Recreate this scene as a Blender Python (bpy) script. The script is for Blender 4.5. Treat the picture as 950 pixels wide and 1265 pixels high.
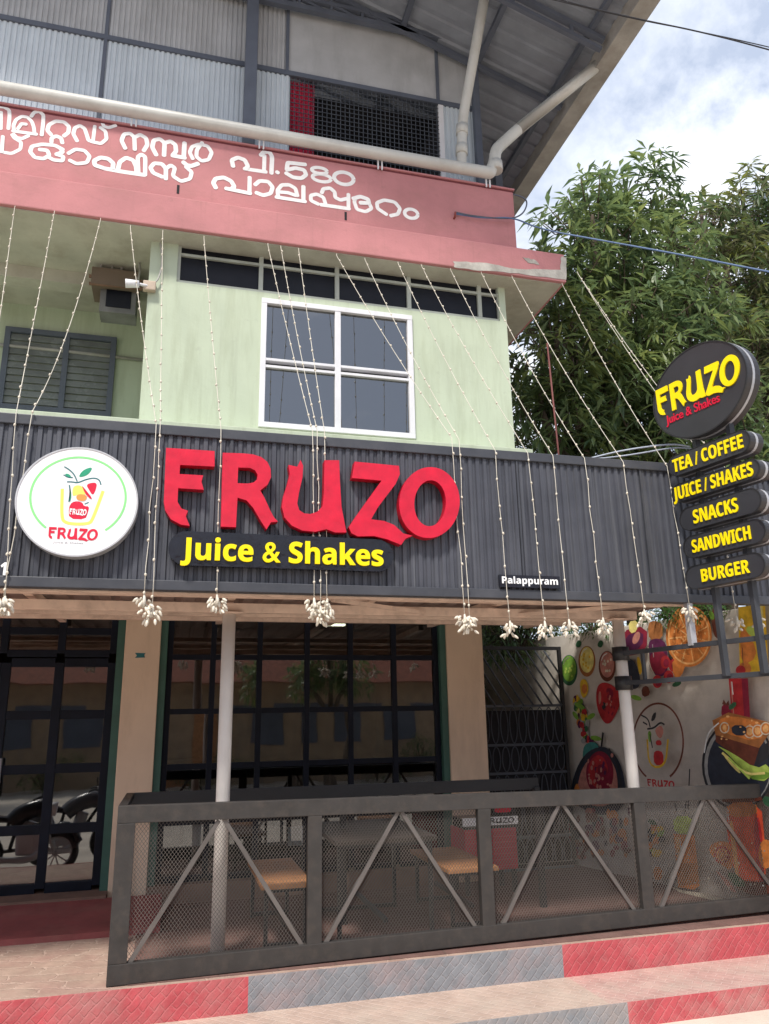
import bpy, bmesh, math, random
import numpy as np
from mathutils import Vector, Matrix
from mathutils.geometry import tessellate_polygon
R = math.radians
random.seed(7)
for o in list(bpy.data.objects): bpy.data.objects.remove(o)
SC = bpy.context.scene
COL = SC.collection

# ------------------------------------------------------------------ camera
CAM_Z = 1.65; FPX = 948.0; YAW, PITCH, ROLL = R(15.13), R(15.06), R(-1.02)
_f = Vector((math.sin(YAW)*math.cos(PITCH), math.cos(YAW)*math.cos(PITCH), math.sin(PITCH)))
_r = Vector((math.cos(YAW), -math.sin(YAW), 0)); _u = _r.cross(_f)
_R = math.cos(ROLL)*_r + math.sin(ROLL)*_u; _U = -math.sin(ROLL)*_r + math.cos(ROLL)*_u
EYE = Vector((0, 0, CAM_Z))
cam = bpy.data.cameras.new('camera'); camo = bpy.data.objects.new('camera', cam); COL.objects.link(camo)
m = Matrix((_R, _U, -_f)).transposed().to_4x4(); m.translation = EYE; camo.matrix_world = m
cam.sensor_fit = 'VERTICAL'; cam.sensor_height = 36; cam.lens = FPX/1265*36; cam.clip_end = 2000; cam.clip_start = .05
SC.camera = camo
# ------------------------------------------------------------------ light
SUN_EL, SUN_AZ = R(54), R(-32)                      # the sun stands behind the camera, to its left, behind thin cloud
sdir = Vector((math.sin(SUN_AZ)*math.cos(SUN_EL), -math.cos(SUN_AZ)*math.cos(SUN_EL), math.sin(SUN_EL)))
sun = bpy.data.lights.new('sun', 'SUN'); sun.energy = 2.3; sun.angle = R(9); sun.color = (1, .95, .87)
suno = bpy.data.objects.new('sun', sun); COL.objects.link(suno)
suno.rotation_euler = (-sdir).to_track_quat('-Z', 'Y').to_euler()
W = bpy.data.worlds.new('World'); SC.world = W; W.use_nodes = True
nt = W.node_tree; nt.nodes.clear(); N = nt.nodes.new; L = nt.links.new
out = N('ShaderNodeOutputWorld'); bg = N('ShaderNodeBackground'); sky = N('ShaderNodeTexSky')
sky.sky_type = 'NISHITA'; sky.sun_disc = False; sky.sun_elevation = SUN_EL; sky.sun_rotation = math.atan2(sdir.x, sdir.y)
sky.air_density = 1.0; sky.dust_density = 2.5
tc = N('ShaderNodeTexCoord'); mp = N('ShaderNodeMapping'); mp.inputs['Scale'].default_value = (1, 1, 2.2); mp.inputs['Location'].default_value = (.35, .1, .45)
nz = N('ShaderNodeTexNoise'); nz.inputs['Scale'].default_value = 2.6; nz.inputs['Detail'].default_value = 9; nz.inputs['Roughness'].default_value = .58
rp = N('ShaderNodeValToRGB'); rp.color_ramp.elements[0].position = .50; rp.color_ramp.elements[1].position = .74
rp.color_ramp.elements[0].color = (0, 0, 0, 1)
veil = N('ShaderNodeMixRGB'); veil.inputs[0].default_value = .70; veil.inputs[2].default_value = (4.35, 4.9, 6.0, 1)     # thin high cloud over the blue
mx = N('ShaderNodeMixRGB'); mx.inputs[2].default_value = (8.2, 8.4, 8.8, 1)
L(tc.outputs['Generated'], mp.inputs[0]); L(mp.outputs[0], nz.inputs['Vector']); L(nz.outputs['Fac'], rp.inputs[0])
cdir = Vector((math.sin(R(45))*math.cos(R(32)), math.cos(R(45))*math.cos(R(32)), math.sin(R(32))))
dt = N('ShaderNodeVectorMath'); dt.operation = 'DOT_PRODUCT'; dt.inputs[1].default_value = cdir; L(tc.outputs['Generated'], dt.inputs[0])
m1 = N('ShaderNodeMapRange'); m1.inputs['From Min'].default_value = .955; m1.inputs['From Max'].default_value = 1.0; L(dt.outputs['Value'], m1.inputs[0])
nz2 = N('ShaderNodeTexNoise'); nz2.inputs['Scale'].default_value = 7; nz2.inputs['Detail'].default_value = 10; nz2.inputs['Roughness'].default_value = .6; L(tc.outputs['Generated'], nz2.inputs['Vector'])
m2 = N('ShaderNodeMapRange'); m2.inputs['From Min'].default_value = .38; m2.inputs['From Max'].default_value = .58; L(nz2.outputs['Fac'], m2.inputs[0])
m3 = N('ShaderNodeMath'); m3.operation = 'MULTIPLY'; L(m1.outputs[0], m3.inputs[0]); L(m2.outputs[0], m3.inputs[1])
m4 = N('ShaderNodeMath'); m4.operation = 'MAXIMUM'; L(m3.outputs[0], m4.inputs[0]); L(rp.outputs[0], m4.inputs[1]); L(m4.outputs[0], mx.inputs[0]); L(sky.outputs[0], veil.inputs[1]); L(veil.outputs[0], mx.inputs[1]); L(mx.outputs[0], bg.inputs[0]); L(bg.outputs[0], out.inputs[0])
bg.inputs[1].default_value = .09
vs = SC.view_settings; vs.view_transform = 'Standard'; vs.look = 'None'; vs.gamma = 1; vs.use_curve_mapping = False; vs.exposure = .97
SC.cycles.max_bounces = 8; SC.cycles.transparent_max_bounces = 24

# ------------------------------------------------------------------ geometry of the survey: a pixel of the photograph onto a plane of the place
def ray(x, y): return (x-475)/FPX*_R - (y-632.5)/FPX*_U + _f
def onY(x, y, Y): d = ray(x, y); return EYE + d*(Y/d.y)
def onZ(x, y, Z): d = ray(x, y); return EYE + d*((Z-CAM_Z)/d.z)
def onX(x, y, X): d = ray(x, y); return EYE + d*(X/d.x)
# ------------------------------------------------------------------ materials
def noise(nt, vec, scale, detail=5, rough=.55):
    n = nt.nodes.new('ShaderNodeTexNoise'); n.inputs['Scale'].default_value = scale; n.inputs['Detail'].default_value = detail
    n.inputs['Roughness'].default_value = rough; nt.links.new(vec, n.inputs['Vector']); return n
def M(name, col, rough=.6, metal=0, var=.16, scale=3, bump=.15, bscale=60, dirt=None, damt=.5, dscale=(1.5, 1.5, .35), spec=.4, emit=None, coat=0, streak=None):
    mt = bpy.data.materials.new(name); mt.use_nodes = True; nt = mt.node_tree; p = nt.nodes['Principled BSDF']
    p.inputs['Metallic'].default_value = metal; p.inputs['Specular IOR Level'].default_value = spec
    p.inputs['Coat Weight'].default_value = coat
    g = nt.nodes.new('ShaderNodeNewGeometry'); vec = g.outputs['Position']
    n = noise(nt, vec, scale, 7)
    r = nt.nodes.new('ShaderNodeValToRGB'); r.color_ramp.elements[0].position = .3; r.color_ramp.elements[1].position = .7
    r.color_ramp.elements[0].color = tuple(c*(1-var) for c in col[:3])+(1,)
    r.color_ramp.elements[1].color = tuple(min(1, c*(1+var)) for c in col[:3])+(1,)
    nt.links.new(n.outputs['Fac'], r.inputs[0]); c = r.outputs[0]
    if dirt:
        mp = nt.nodes.new('ShaderNodeMapping'); mp.inputs['Scale'].default_value = dscale; nt.links.new(vec, mp.inputs[0])
        n2 = noise(nt, mp.outputs[0], 3.2, 9, .65)
        r2 = nt.nodes.new('ShaderNodeValToRGB'); r2.color_ramp.elements[0].position = .48; r2.color_ramp.elements[1].position = .75
        r2.color_ramp.elements[0].color = (0, 0, 0, 1); r2.color_ramp.elements[1].color = (damt,)*3+(1,)
        nt.links.new(n2.outputs['Fac'], r2.inputs[0])
        mix = nt.nodes.new('ShaderNodeMixRGB'); mix.inputs[2].default_value = tuple(dirt)+(1,)
        nt.links.new(r2.outputs[0], mix.inputs[0]); nt.links.new(c, mix.inputs[1]); c = mix.outputs[0]
    if streak:                                                    # thin rain marks and blots
        for sc_, lo, hi, am in (((9, 9, .45), .56, .74, .55), ((5, 5, 5), .60, .70, .5)):
            mp = nt.nodes.new('ShaderNodeMapping'); mp.inputs['Scale'].default_value = sc_; nt.links.new(vec, mp.inputs[0])
            n5 = noise(nt, mp.outputs[0], 1.7, 10, .72); r5 = nt.nodes.new('ShaderNodeValToRGB'); r5.color_ramp.elements[0].position = lo; r5.color_ramp.elements[1].position = hi
            r5.color_ramp.elements[0].color = (0, 0, 0, 1); r5.color_ramp.elements[1].color = (am,)*3+(1,); nt.links.new(n5.outputs['Fac'], r5.inputs[0])
            m5 = nt.nodes.new('ShaderNodeMixRGB'); m5.inputs[2].default_value = tuple(streak)+(1,); nt.links.new(r5.outputs[0], m5.inputs[0]); nt.links.new(c, m5.inputs[1]); c = m5.outputs[0]
    nt.links.new(c, p.inputs['Base Color'])
    n3 = noise(nt, vec, bscale, 4)
    mr = nt.nodes.new('ShaderNodeMapRange'); mr.inputs['To Min'].default_value = max(.03, rough-.1); mr.inputs['To Max'].default_value = min(1, rough+.12)
    nt.links.new(n.outputs['Fac'], mr.inputs[0]); nt.links.new(mr.outputs[0], p.inputs['Roughness'])
    if bump:
        b = nt.nodes.new('ShaderNodeBump'); b.inputs['Strength'].default_value = bump; b.inputs['Distance'].default_value = .01
        nt.links.new(n3.outputs['Fac'], b.inputs['Height']); nt.links.new(b.outputs[0], p.inputs['Normal'])
    if emit:
        p.inputs['Emission Color'].default_value = tuple(emit[:3])+(1,); p.inputs['Emission Strength'].default_value = emit[3]
    return mt
def glass(name, tint=(.35, .4, .42), refl=.16, rough=.02):
    mt = bpy.data.materials.new(name); mt.use_nodes = True; nt = mt.node_tree; nt.nodes.clear()
    o = nt.nodes.new('ShaderNodeOutputMaterial'); t = nt.nodes.new('ShaderNodeBsdfTransparent'); t.inputs[0].default_value = tint+(1,)
    gl = nt.nodes.new('ShaderNodeBsdfGlossy'); gl.inputs['Roughness'].default_value = rough
    fr = nt.nodes.new('ShaderNodeLayerWeight'); fr.inputs['Blend'].default_value = .35
    mr = nt.nodes.new('ShaderNodeMapRange'); mr.inputs['To Min'].default_value = refl; mr.inputs['To Max'].default_value = .95
    g = nt.nodes.new('ShaderNodeNewGeometry'); n = noise(nt, g.outputs['Position'], 1.6, 2)
    b = nt.nodes.new('ShaderNodeBump'); b.inputs['Strength'].default_value = .06; b.inputs['Distance'].default_value = .02
    nt.links.new(n.outputs['Fac'], b.inputs['Height']); nt.links.new(b.outputs[0], gl.inputs['Normal'])
    mi = nt.nodes.new('ShaderNodeMixShader')
    nt.links.new(fr.outputs['Fresnel'], mr.inputs[0]); nt.links.new(mr.outputs[0], mi.inputs[0])
    nt.links.new(t.outputs[0], mi.inputs[1]); nt.links.new(gl.outputs[0], mi.inputs[2]); nt.links.new(mi.outputs[0], o.inputs[0])
    return mt
def node_mat(name, rough=.7):
    mt = bpy.data.materials.new(name); mt.use_nodes = True; nt = mt.node_tree; p = nt.nodes['Principled BSDF']; p.inputs['Roughness'].default_value = rough
    p.inputs['Specular IOR Level'].default_value = .3
    return mt, nt, p
def tile_mat(name, cols, axis_map, grout, size=(.3, .3), rot=0, grout_w=.02, bump=.35, fade=None, edges=None, mortar=.05, fadeamt=.45, warp=.035, tint=None):
    """unit paving or kerb tiles; cols: one colour, or two colours that swap at the x values in edges (painted blocks)"""
    mt, nt, p = node_mat(name, .75); g = nt.nodes.new('ShaderNodeNewGeometry')
    mp = nt.nodes.new('ShaderNodeMapping'); mp.inputs['Rotation'].default_value = axis_map; nt.links.new(g.outputs['Position'], mp.inputs[0])
    m2 = nt.nodes.new('ShaderNodeMapping'); m2.inputs['Rotation'].default_value = (0, 0, rot); nt.links.new(mp.outputs[0], m2.inputs[0])
    w = noise(nt, g.outputs['Position'], 7, 3); ad = nt.nodes.new('ShaderNodeMixRGB'); ad.blend_type = 'ADD'; ad.inputs[0].default_value = warp
    nt.links.new(m2.outputs[0], ad.inputs[1]); nt.links.new(w.outputs['Color'], ad.inputs[2])
    br = nt.nodes.new('ShaderNodeTexBrick'); br.inputs['Scale'].default_value = 1; br.inputs['Brick Width'].default_value = size[0]; br.inputs['Row Height'].default_value = size[1]
    br.inputs['Mortar Size'].default_value = grout_w; br.inputs['Mortar Smooth'].default_value = .6
    nt.links.new(ad.outputs[0], br.inputs['Vector'])
    n1 = noise(nt, g.outputs['Position'], 6, 8, .7)
    def cr(col):
        r = nt.nodes.new('ShaderNodeValToRGB'); r.color_ramp.elements[0].position = .3; r.color_ramp.elements[1].position = .72
        r.color_ramp.elements[0].color = tuple(c*.78 for c in col)+(1,); r.color_ramp.elements[1].color = tuple(min(1, c*1.2) for c in col)+(1,)
        nt.links.new(n1.outputs['Fac'], r.inputs[0]); return r.outputs[0]
    c = cr(cols[0])
    if edges:
        sx = nt.nodes.new('ShaderNodeSeparateXYZ'); nt.links.new(g.outputs['Position'], sx.inputs[0])
        prev = None
        for i, e in enumerate(edges):
            gt = nt.nodes.new('ShaderNodeMath'); gt.operation = 'GREATER_THAN'; gt.inputs[1].default_value = e; nt.links.new(sx.outputs[0], gt.inputs[0])
            mi = nt.nodes.new('ShaderNodeMixRGB'); nt.links.new(gt.outputs[0], mi.inputs[0]); nt.links.new(c, mi.inputs[1])
            nt.links.new(cr(cols[(i+1) % 2]), mi.inputs[2]); c = mi.outputs[0]
    br.inputs['Color1'].default_value = (1, 1, 1, 1); br.inputs['Color2'].default_value = (.86, .86, .86, 1); br.inputs['Mortar'].default_value = (0, 0, 0, 1)
    mu = nt.nodes.new('ShaderNodeMixRGB'); mu.blend_type = 'MULTIPLY'; mu.inputs[0].default_value = .45
    nt.links.new(c, mu.inputs[1]); nt.links.new(br.outputs['Color'], mu.inputs[2])
    gm = nt.nodes.new('ShaderNodeMixRGB'); nt.links.new(br.outputs['Fac'], gm.inputs[0]); gm.inputs[2].default_value = grout+(1,)
    if tint:                                                     # grout painted over with the tiles: only a little paler than they are
        lt_ = nt.nodes.new('ShaderNodeMixRGB'); lt_.inputs[0].default_value = tint; lt_.inputs[2].default_value = (.75, .62, .56, 1); nt.links.new(c, lt_.inputs[1]); nt.links.new(lt_.outputs[0], gm.inputs[2])
    nt.links.new(mu.outputs[0], gm.inputs[1]); c = gm.outputs[0]
    if fade:
        n2 = noise(nt, g.outputs['Position'], 2.3, 9, .7); r = nt.nodes.new('ShaderNodeValToRGB'); r.color_ramp.elements[0].position = .45; r.color_ramp.elements[1].position = .72
        r.color_ramp.elements[1].color = (fadeamt,)*3+(1,)
        nt.links.new(n2.outputs['Fac'], r.inputs[0]); mi = nt.nodes.new('ShaderNodeMixRGB'); mi.inputs[2].default_value = fade+(1,)
        nt.links.new(r.outputs[0], mi.inputs[0]); nt.links.new(c, mi.inputs[1]); c = mi.outputs[0]
    nt.links.new(c, p.inputs['Base Color'])
    b = nt.nodes.new('ShaderNodeBump'); b.inputs['Strength'].default_value = bump; b.inputs['Distance'].default_value = .012; b.invert = True
    nt.links.new(br.outputs['Fac'], b.inputs['Height'])
    b2 = nt.nodes.new('ShaderNodeBump'); b2.inputs['Strength'].default_value = .25; b2.inputs['Distance'].default_value = .01
    n4 = noise(nt, g.outputs['Position'], 45, 5); nt.links.new(n4.outputs['Fac'], b2.inputs['Height']); nt.links.new(b.outputs[0], b2.inputs['Normal'])
    nt.links.new(b2.outputs[0], p.inputs['Normal'])
    return mt
def leaf_mat(name, stops, trans=.48):
    mt = bpy.data.materials.new(name); mt.use_nodes = True; nt = mt.node_tree; p = nt.nodes['Principled BSDF']
    g = nt.nodes.new('ShaderNodeNewGeometry'); r = nt.nodes.new('ShaderNodeValToRGB'); cr = r.color_ramp
    while len(cr.elements) < len(stops): cr.elements.new(.5)
    for e, (pos, c) in zip(cr.elements, stops): e.position = pos; e.color = c+(1,)
    n = noise(nt, g.outputs['Position'], .9, 3)
    ma = nt.nodes.new('ShaderNodeMath'); ma.operation = 'MULTIPLY_ADD'; ma.inputs[1].default_value = .45
    nt.links.new(g.outputs['Random Per Island'], ma.inputs[0])
    m2 = nt.nodes.new('ShaderNodeMath'); m2.operation = 'MULTIPLY_ADD'; m2.inputs[1].default_value = 1.3; m2.inputs[2].default_value = -.38
    nt.links.new(n.outputs['Fac'], m2.inputs[0]); nt.links.new(m2.outputs[0], ma.inputs[2])
    nt.links.new(ma.outputs[0], r.inputs[0]); nt.links.new(r.outputs[0], p.inputs['Base Color'])
    p.inputs['Roughness'].default_value = .38; p.inputs['Specular IOR Level'].default_value = .5
    tr = nt.nodes.new('ShaderNodeBsdfTranslucent'); nt.links.new(r.outputs[0], tr.inputs[0]); mi = nt.nodes.new('ShaderNodeMixShader'); mi.inputs[0].default_value = trans
    o = nt.nodes['Material Output']; nt.links.new(p.outputs[0], mi.inputs[1]); nt.links.new(tr.outputs[0], mi.inputs[2]); nt.links.new(mi.outputs[0], o.inputs[0])
    return mt
MT = {}
MT['green'] = M('pale green wall paint', (.48, .545, .415), .8, var=.07, scale=1.3, bump=.12, bscale=35, dirt=(.30, .33, .21), damt=.5, dscale=(2.2, 2.2, .28), streak=(.38, .42, .32))
MT['pink'] = M('faded red wall paint', (.48, .205, .212), .85, var=.12, scale=1.8, bump=.25, bscale=40, dirt=(.36, .17, .16), damt=.55, dscale=(.9, .9, 1.3), streak=(.36, .17, .165))
MT['plaster'] = M('bare grey plaster', (.42, .40, .36), .9, var=.25, scale=9, bump=.5, bscale=30, dirt=(.2, .18, .16), damt=.6)
MT['soffit'] = M('weathered soffit plaster', (.46, .45, .38), .9, var=.15, scale=2, bump=.2, dirt=(.25, .2, .15), damt=.5, dscale=(1, 1, 1))
MT['cream'] = M('tan pillar paint', (.70, .53, .39), .8, var=.06, scale=1.5, bump=.1, dirt=(.36, .25, .17), damt=.35)
MT['teal'] = M('dark green trim paint', (.045, .11, .085), .6, var=.2)
MT['frame'] = M('near black window frame', (.006, .008, .016), .5, var=.3, scale=6, bump=.05, spec=.18)
MT['glass'] = glass('shop glass', (.36, .40, .42), .155)
MT['skyglass'] = M('dark reflecting pane', (.05, .058, .085), .04, var=.1, bump=0, spec=.9, coat=.4)
MT['upglass'] = glass('tinted window glass', (.20, .22, .26), .23, .015)
MT['louvre'] = M('dark ventilator pane', (.010, .011, .016), .3, spec=.2, var=.3, bump=.05)
MT['white'] = M('white enamel frame', (.72, .72, .75), .5, var=.06, bump=.05, dirt=(.4, .4, .38), damt=.3)
MT['clad'] = M('charcoal ribbed sheet', (.058, .061, .076), .42, var=.22, scale=2.5, bump=.05, dirt=(.16, .165, .18), damt=.5, dscale=(9, 3, .16))
MT['trim'] = M('charcoal sheet trim', (.05, .053, .064), .42, var=.12, bump=.03, dirt=(.11, .11, .12), damt=.4, dscale=(1, 1, 1))
MT['redacryl'] = M('crimson acrylic', (.56, .002, .026), .3, var=.14, scale=9, bump=.5, bscale=9, spec=.4, coat=.35)
MT['redside'] = M('crimson letter side', (.40, .003, .018), .45, var=.1, spec=.25)
MT['yellow'] = M('yellow acrylic', (.92, .72, .0), .4, var=.05, bump=.02)
MT['boardblack'] = M('glossy black vinyl', (.012, .012, .018), .16, var=.3, scale=8, bump=.6, bscale=9)
MT['signwhite'] = M('white acrylic disc', (.80, .79, .80), .35, var=.03, bump=.03)
MT['rimgrey'] = M('brushed metal rim', (.45, .45, .47), .4, metal=.3, var=.1)
MT['lgreen'] = M('light green vinyl', (.24, .66, .24), .5, var=.05)
MT['dgreen'] = M('leaf green vinyl', (.02, .30, .17), .5, var=.1)
MT['navyteal'] = M('dark teal vinyl', (.02, .14, .16), .5, var=.1)
MT['lyellow'] = M('pale yellow vinyl', (.78, .70, .14), .5, var=.05)
MT['vred'] = M('red vinyl', (.62, .006, .04), .5, var=.05)
MT['orange'] = M('orange vinyl', (.80, .30, .07), .5, var=.1)
MT['vwhite'] = M('white lettering', (.85, .85, .86), .6, var=.03, bump=.03)
MT['painted'] = M('white brushed lettering', (.82, .81, .80), .8, var=.08, scale=14, bump=.1)
MT['rail'] = M('dark bronze steel', (.044, .040, .038), .5, metal=.1, var=.14, scale=9, bump=.10, dirt=(.10, .078, .064), damt=.4, dscale=(4, 4, 4))
MT['brace'] = M('worn grey steel bar', (.15, .135, .128), .45, metal=.4, var=.15)
MT['mesh'] = M('expanded steel mesh', (.15, .135, .122), .5, metal=.25, var=.15)
MT['pole'] = M('white painted steel pole', (.70, .66, .62), .45, var=.06, bump=.05, dirt=(.42, .34, .28), damt=.4)
MT['beam'] = M('primer pink steel tube', (.74, .56, .45), .6, var=.15, scale=5, dirt=(.25, .16, .12), damt=.5, dscale=(2, 2, 2))
MT['ceil'] = M('canopy underside sheet', (.30, .22, .19), .7, var=.2)
MT['sheet'] = M('pale ribbed wall sheet', (.56, .62, .67), .5, var=.08, scale=2, dirt=(.34, .38, .42), damt=.4, dscale=(4, 4, .2), bump=.03)
MT['sheetup'] = M('grey wall panel', (.42, .43, .445), .6, var=.1, dirt=(.22, .22, .22), damt=.4)
MT['roof'] = M('galvanised roof sheet', (.25, .275, .32), .55, metal=.1, var=.2, scale=2, dirt=(.20, .21, .24), damt=.5)
MT['signsteel'] = M('dark sign frame steel', (.045, .048, .056), .5, var=.25)
MT['steel'] = M('blue grey structural steel', (.10, .115, .15), .5, var=.15)
MT['gutter'] = M('weathered gutter sheet', (.36, .35, .33), .6, var=.2, dirt=(.18, .15, .12), damt=.6, dscale=(1, 1, 1))
MT['pvc'] = M('grey white plastic pipe', (.55, .55, .52), .45, var=.08, bump=.02, dirt=(.33, .31, .27), damt=.45, dscale=(1, 1, 1))
MT['curtain'] = M('red curtain cloth', (.55, .03, .08), .9, var=.15)
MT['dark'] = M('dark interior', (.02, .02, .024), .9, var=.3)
MT['grille'] = M('grey window bars', (.07, .08, .10), .5, var=.1)
MT['inwall'] = M('shop inner wall', (.16, .12, .09), .8, var=.3, scale=1.5)
MT['infloor'] = M('shop inner floor', (.12, .10, .09), .4, var=.2)
MT['wood'] = M('orange varnished wood', (.40, .185, .08), .4, var=.25, scale=12, bump=.1)
MT['blacksteel'] = M('black metal frame', (.02, .02, .022), .45, var=.2)
MT['darktop'] = M('dark table top', (.045, .035, .03), .4, var=.25, scale=8)
MT['cabred'] = M('red ribbed plastic', (.50, .025, .05), .45, var=.12)
MT['wire'] = M('pale string wire', (.62, .58, .50), .6, var=.15)
MT['bulb'] = M('milky bulb plastic', (.66, .60, .50), .3, var=.1, bump=0)
MT['cable'] = M('black cable', (.03, .03, .035), .5)
MT['bluecable'] = M('faded blue cable', (.10, .16, .30), .5)
MT['palecable'] = M('pale cable', (.4, .44, .52), .5)
MT['concrete'] = M('mural concrete', (.56, .515, .46), .85, var=.14, scale=3, bump=.2, dirt=(.30, .27, .23), damt=.6, dscale=(1, 1, 1))
MT['redramp'] = M('red oxide floor paint', (.26, .070, .068), .65, var=.2, scale=4, dirt=(.30, .15, .12), damt=.5, dscale=(1, 1, 1))
MT['porch'] = tile_mat('red brown porch tile', [(.17, .095, .082)], (0, 0, 0), (.13, .085, .07), (.4, .2), 0, .008, .2, fade=(.22, .15, .125))
MT['pave'] = tile_mat('worn pink paving', [(.42, .30, .24)], (0, 0, 0), (.50, .37, .30), (.30, .15), R(14), .010, .5, fade=(.30, .13, .12), fadeamt=.5, warp=.16)
RED, GRY = (.47, .085, .098), (.225, .235, .255)
MT['riser'] = tile_mat('painted kerb tile upper', [RED, GRY], (R(90), 0, 0), (.46, .30, .29), (.10, .05), R(45), .006, .4, fade=(.40, .25, .23), edges=(.57, 2.87), fadeamt=.6, tint=.06)
MT['riser2'] = tile_mat('painted kerb tile lower', [RED, GRY], (R(90), 0, 0), (.46, .30, .29), (.10, .05), R(45), .006, .4, fade=(.40, .31, .27), edges=(.9, 3.02), fadeamt=.7, tint=.08)
MT['tread'] = tile_mat('faded pink step tile', [(.46, .34, .28), (.47, .29, .255)], (0, 0, 0), (.66, .55, .47), (.12, .06), R(45), .007, .4, fade=(.50, .42, .35), edges=(2.9, ), fadeamt=.75, tint=.2)
MT['road'] = M('dusty concrete road', (.56, .49, .41), .9, var=.2, scale=1.2, bump=.3, bscale=30)
MT['bark'] = M('mango bark', (.10, .075, .055), .9, var=.35, scale=9, bump=.6, bscale=18)
MT['leaf'] = leaf_mat('mango leaves', [(.0, (.055, .10, .055)), (.25, (.105, .165, .078)), (.5, (.165, .23, .095)), (.75, (.23, .29, .095)), (1, (.36, .37, .11))])
MT['leafred'] = leaf_mat('young mango leaves', [(.0, (.045, .085, .04)), (.35, (.10, .155, .06)), (.6, (.17, .17, .09)), (.8, (.19, .24, .05)), (1, (.36, .25, .08))])
MT['vine'] = leaf_mat('vine leaves', [(.0, (.02, .06, .02)), (.5, (.06, .15, .03)), (1, (.16, .26, .06))])
# ------------------------------------------------------------------ mesh builders
class MB:
    def __init__(s): s.v = []; s.f = []; s.sm = []; s.mi = []; s.cur = 0
    def add(s, vs, fs, smooth=False):
        b = len(s.v); s.v += [tuple(v) for v in vs]; s.f += [tuple(i+b for i in f) for f in fs]; s.sm += [smooth]*len(fs); s.mi += [s.cur]*len(fs); return s
    def box(s, a, b, bev=0):
        (x0, y0, z0), (x1, y1, z1) = a, b
        c = [(x, y, z) for z in (z0, z1) for y in (y0, y1) for x in (x0, x1)]
        return s.hexa(c, bev)
    def hexa(s, c, bev=0):
        fs = [(0, 2, 3, 1), (4, 5, 7, 6), (0, 1, 5, 4), (2, 6, 7, 3), (0, 4, 6, 2), (1, 3, 7, 5)]
        if bev:
            bm = bmesh.new(); vv = [bm.verts.new(p) for p in c]
            for f in fs: bm.faces.new([vv[i] for i in f])
            bmesh.ops.bevel(bm, geom=bm.edges[:], offset=bev, segments=2, profile=.6, affect='EDGES')
            bm.verts.index_update(); s.add([v.co for v in bm.verts], [[v.index for v in f.verts] for f in bm.faces]); bm.free(); return s
        return s.add(c, fs)
    def bar(s, p, q, w, h, up=(0, 0, 1), bev=0):
        p, q = Vector(p), Vector(q); d = (q-p).normalized(); up = Vector(up); a = d.cross(up)
        if a.length < 1e-4: a = d.cross(Vector((0, 1, 0)))
        a.normalize(); b = a.cross(d).normalized(); a *= w/2; b *= h/2
        return s.hexa([p-a-b, p+a-b, q-a-b, q+a-b, p-a+b, p+a+b, q-a+b, q+a+b], bev)
    def tube(s, pts, r, n=8, closed=False):
        pts = [Vector(p) for p in pts]; rr = r if isinstance(r, (list, tuple)) else [r]*len(pts)
        ref = None; vs = []
        for i, p in enumerate(pts):
            d = (pts[min(i+1, len(pts)-1)]-pts[max(i-1, 0)]).normalized()
            if ref is None: ref = d.orthogonal().normalized()
            ref = (ref-d*ref.dot(d)); ref = ref.normalized() if ref.length > 1e-5 else d.orthogonal().normalized()
            b = d.cross(ref)
            vs += [p+(ref*math.cos(2*math.pi*k/n)+b*math.sin(2*math.pi*k/n))*rr[i] for k in range(n)]
        fs = [(i*n+k, i*n+(k+1) % n, (i+1)*n+(k+1) % n, (i+1)*n+k) for i in range(len(pts)-1) for k in range(n)]
        s.add(vs, fs, True); b0 = len(s.v)-len(vs)
        s.f += [tuple(b0+k for k in reversed(range(n))), tuple(b0+len(vs)-n+k for k in range(n))]; s.sm += [False]*2; s.mi += [s.cur]*2; return s
    def prism(s, loops, depth):
        """loops: 3-D outlines (first the outside, then holes) in one plane; depth: a vector to the back face"""
        depth = Vector(depth); flat = [Vector(p) for l in loops for p in l]; tri = tessellate_polygon([[Vector(p) for p in l] for l in loops])
        n = len(flat); nrm = Vector((0, 0, 0))
        for t in tri: nrm += (flat[t[1]]-flat[t[0]]).cross(flat[t[2]]-flat[t[0]])
        fs = []
        for t in tri:
            k = (flat[t[1]]-flat[t[0]]).cross(flat[t[2]]-flat[t[0]])
            t = t if k.dot(-depth) > 0 else tuple(reversed(t)); fs.append(tuple(t)); fs.append(tuple(i+n for i in reversed(t)))
        o = 0
        for l in loops:
            m_ = len(l)
            for i in range(m_): j = (i+1) % m_; fs.append((o+i, o+j, o+j+n, o+i+n))
            o += m_
        s.add(flat+[p+depth for p in flat], fs); b0 = len(s.v)-2*n
        return s
    def sheet(s, loops, lift=(0, 0, 0)):
        flat = [Vector(p)+Vector(lift) for l in loops for p in l]; tri = tessellate_polygon([[Vector(p) for p in l] for l in loops]); return s.add(flat, [tuple(t) for t in tri])
    def build(s, name, mat, parent=None):
        me = bpy.data.meshes.new(name); me.from_pydata(s.v, [], s.f); me.polygons.foreach_set('use_smooth', s.sm)
        bm = bmesh.new(); bm.from_mesh(me); bmesh.ops.recalc_face_normals(bm, faces=bm.faces[:]); bm.to_mesh(me); bm.free()
        [me.materials.append(q) for q in (mat if isinstance(mat, list) else [mat])]; me.polygons.foreach_set('material_index', s.mi); o = bpy.data.objects.new(name, me); COL.objects.link(o)
        if parent is not None:
            o.parent = parent; o.matrix_parent_inverse = parent_inv(parent)
        return o
def world_loc(p):
    v = Vector((0, 0, 0))
    while p is not None: v = v + Vector(p.location) ; p = p.parent
    return v
ROOTLOC = {}
def parent_inv(p):
    top = p
    while top.parent is not None: top = top.parent
    if p.parent is not None: return Matrix.Identity(4)      # a sub-part of a part whose own matrix is already world
    return Matrix.Translation(-Vector(p.location))
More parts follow.
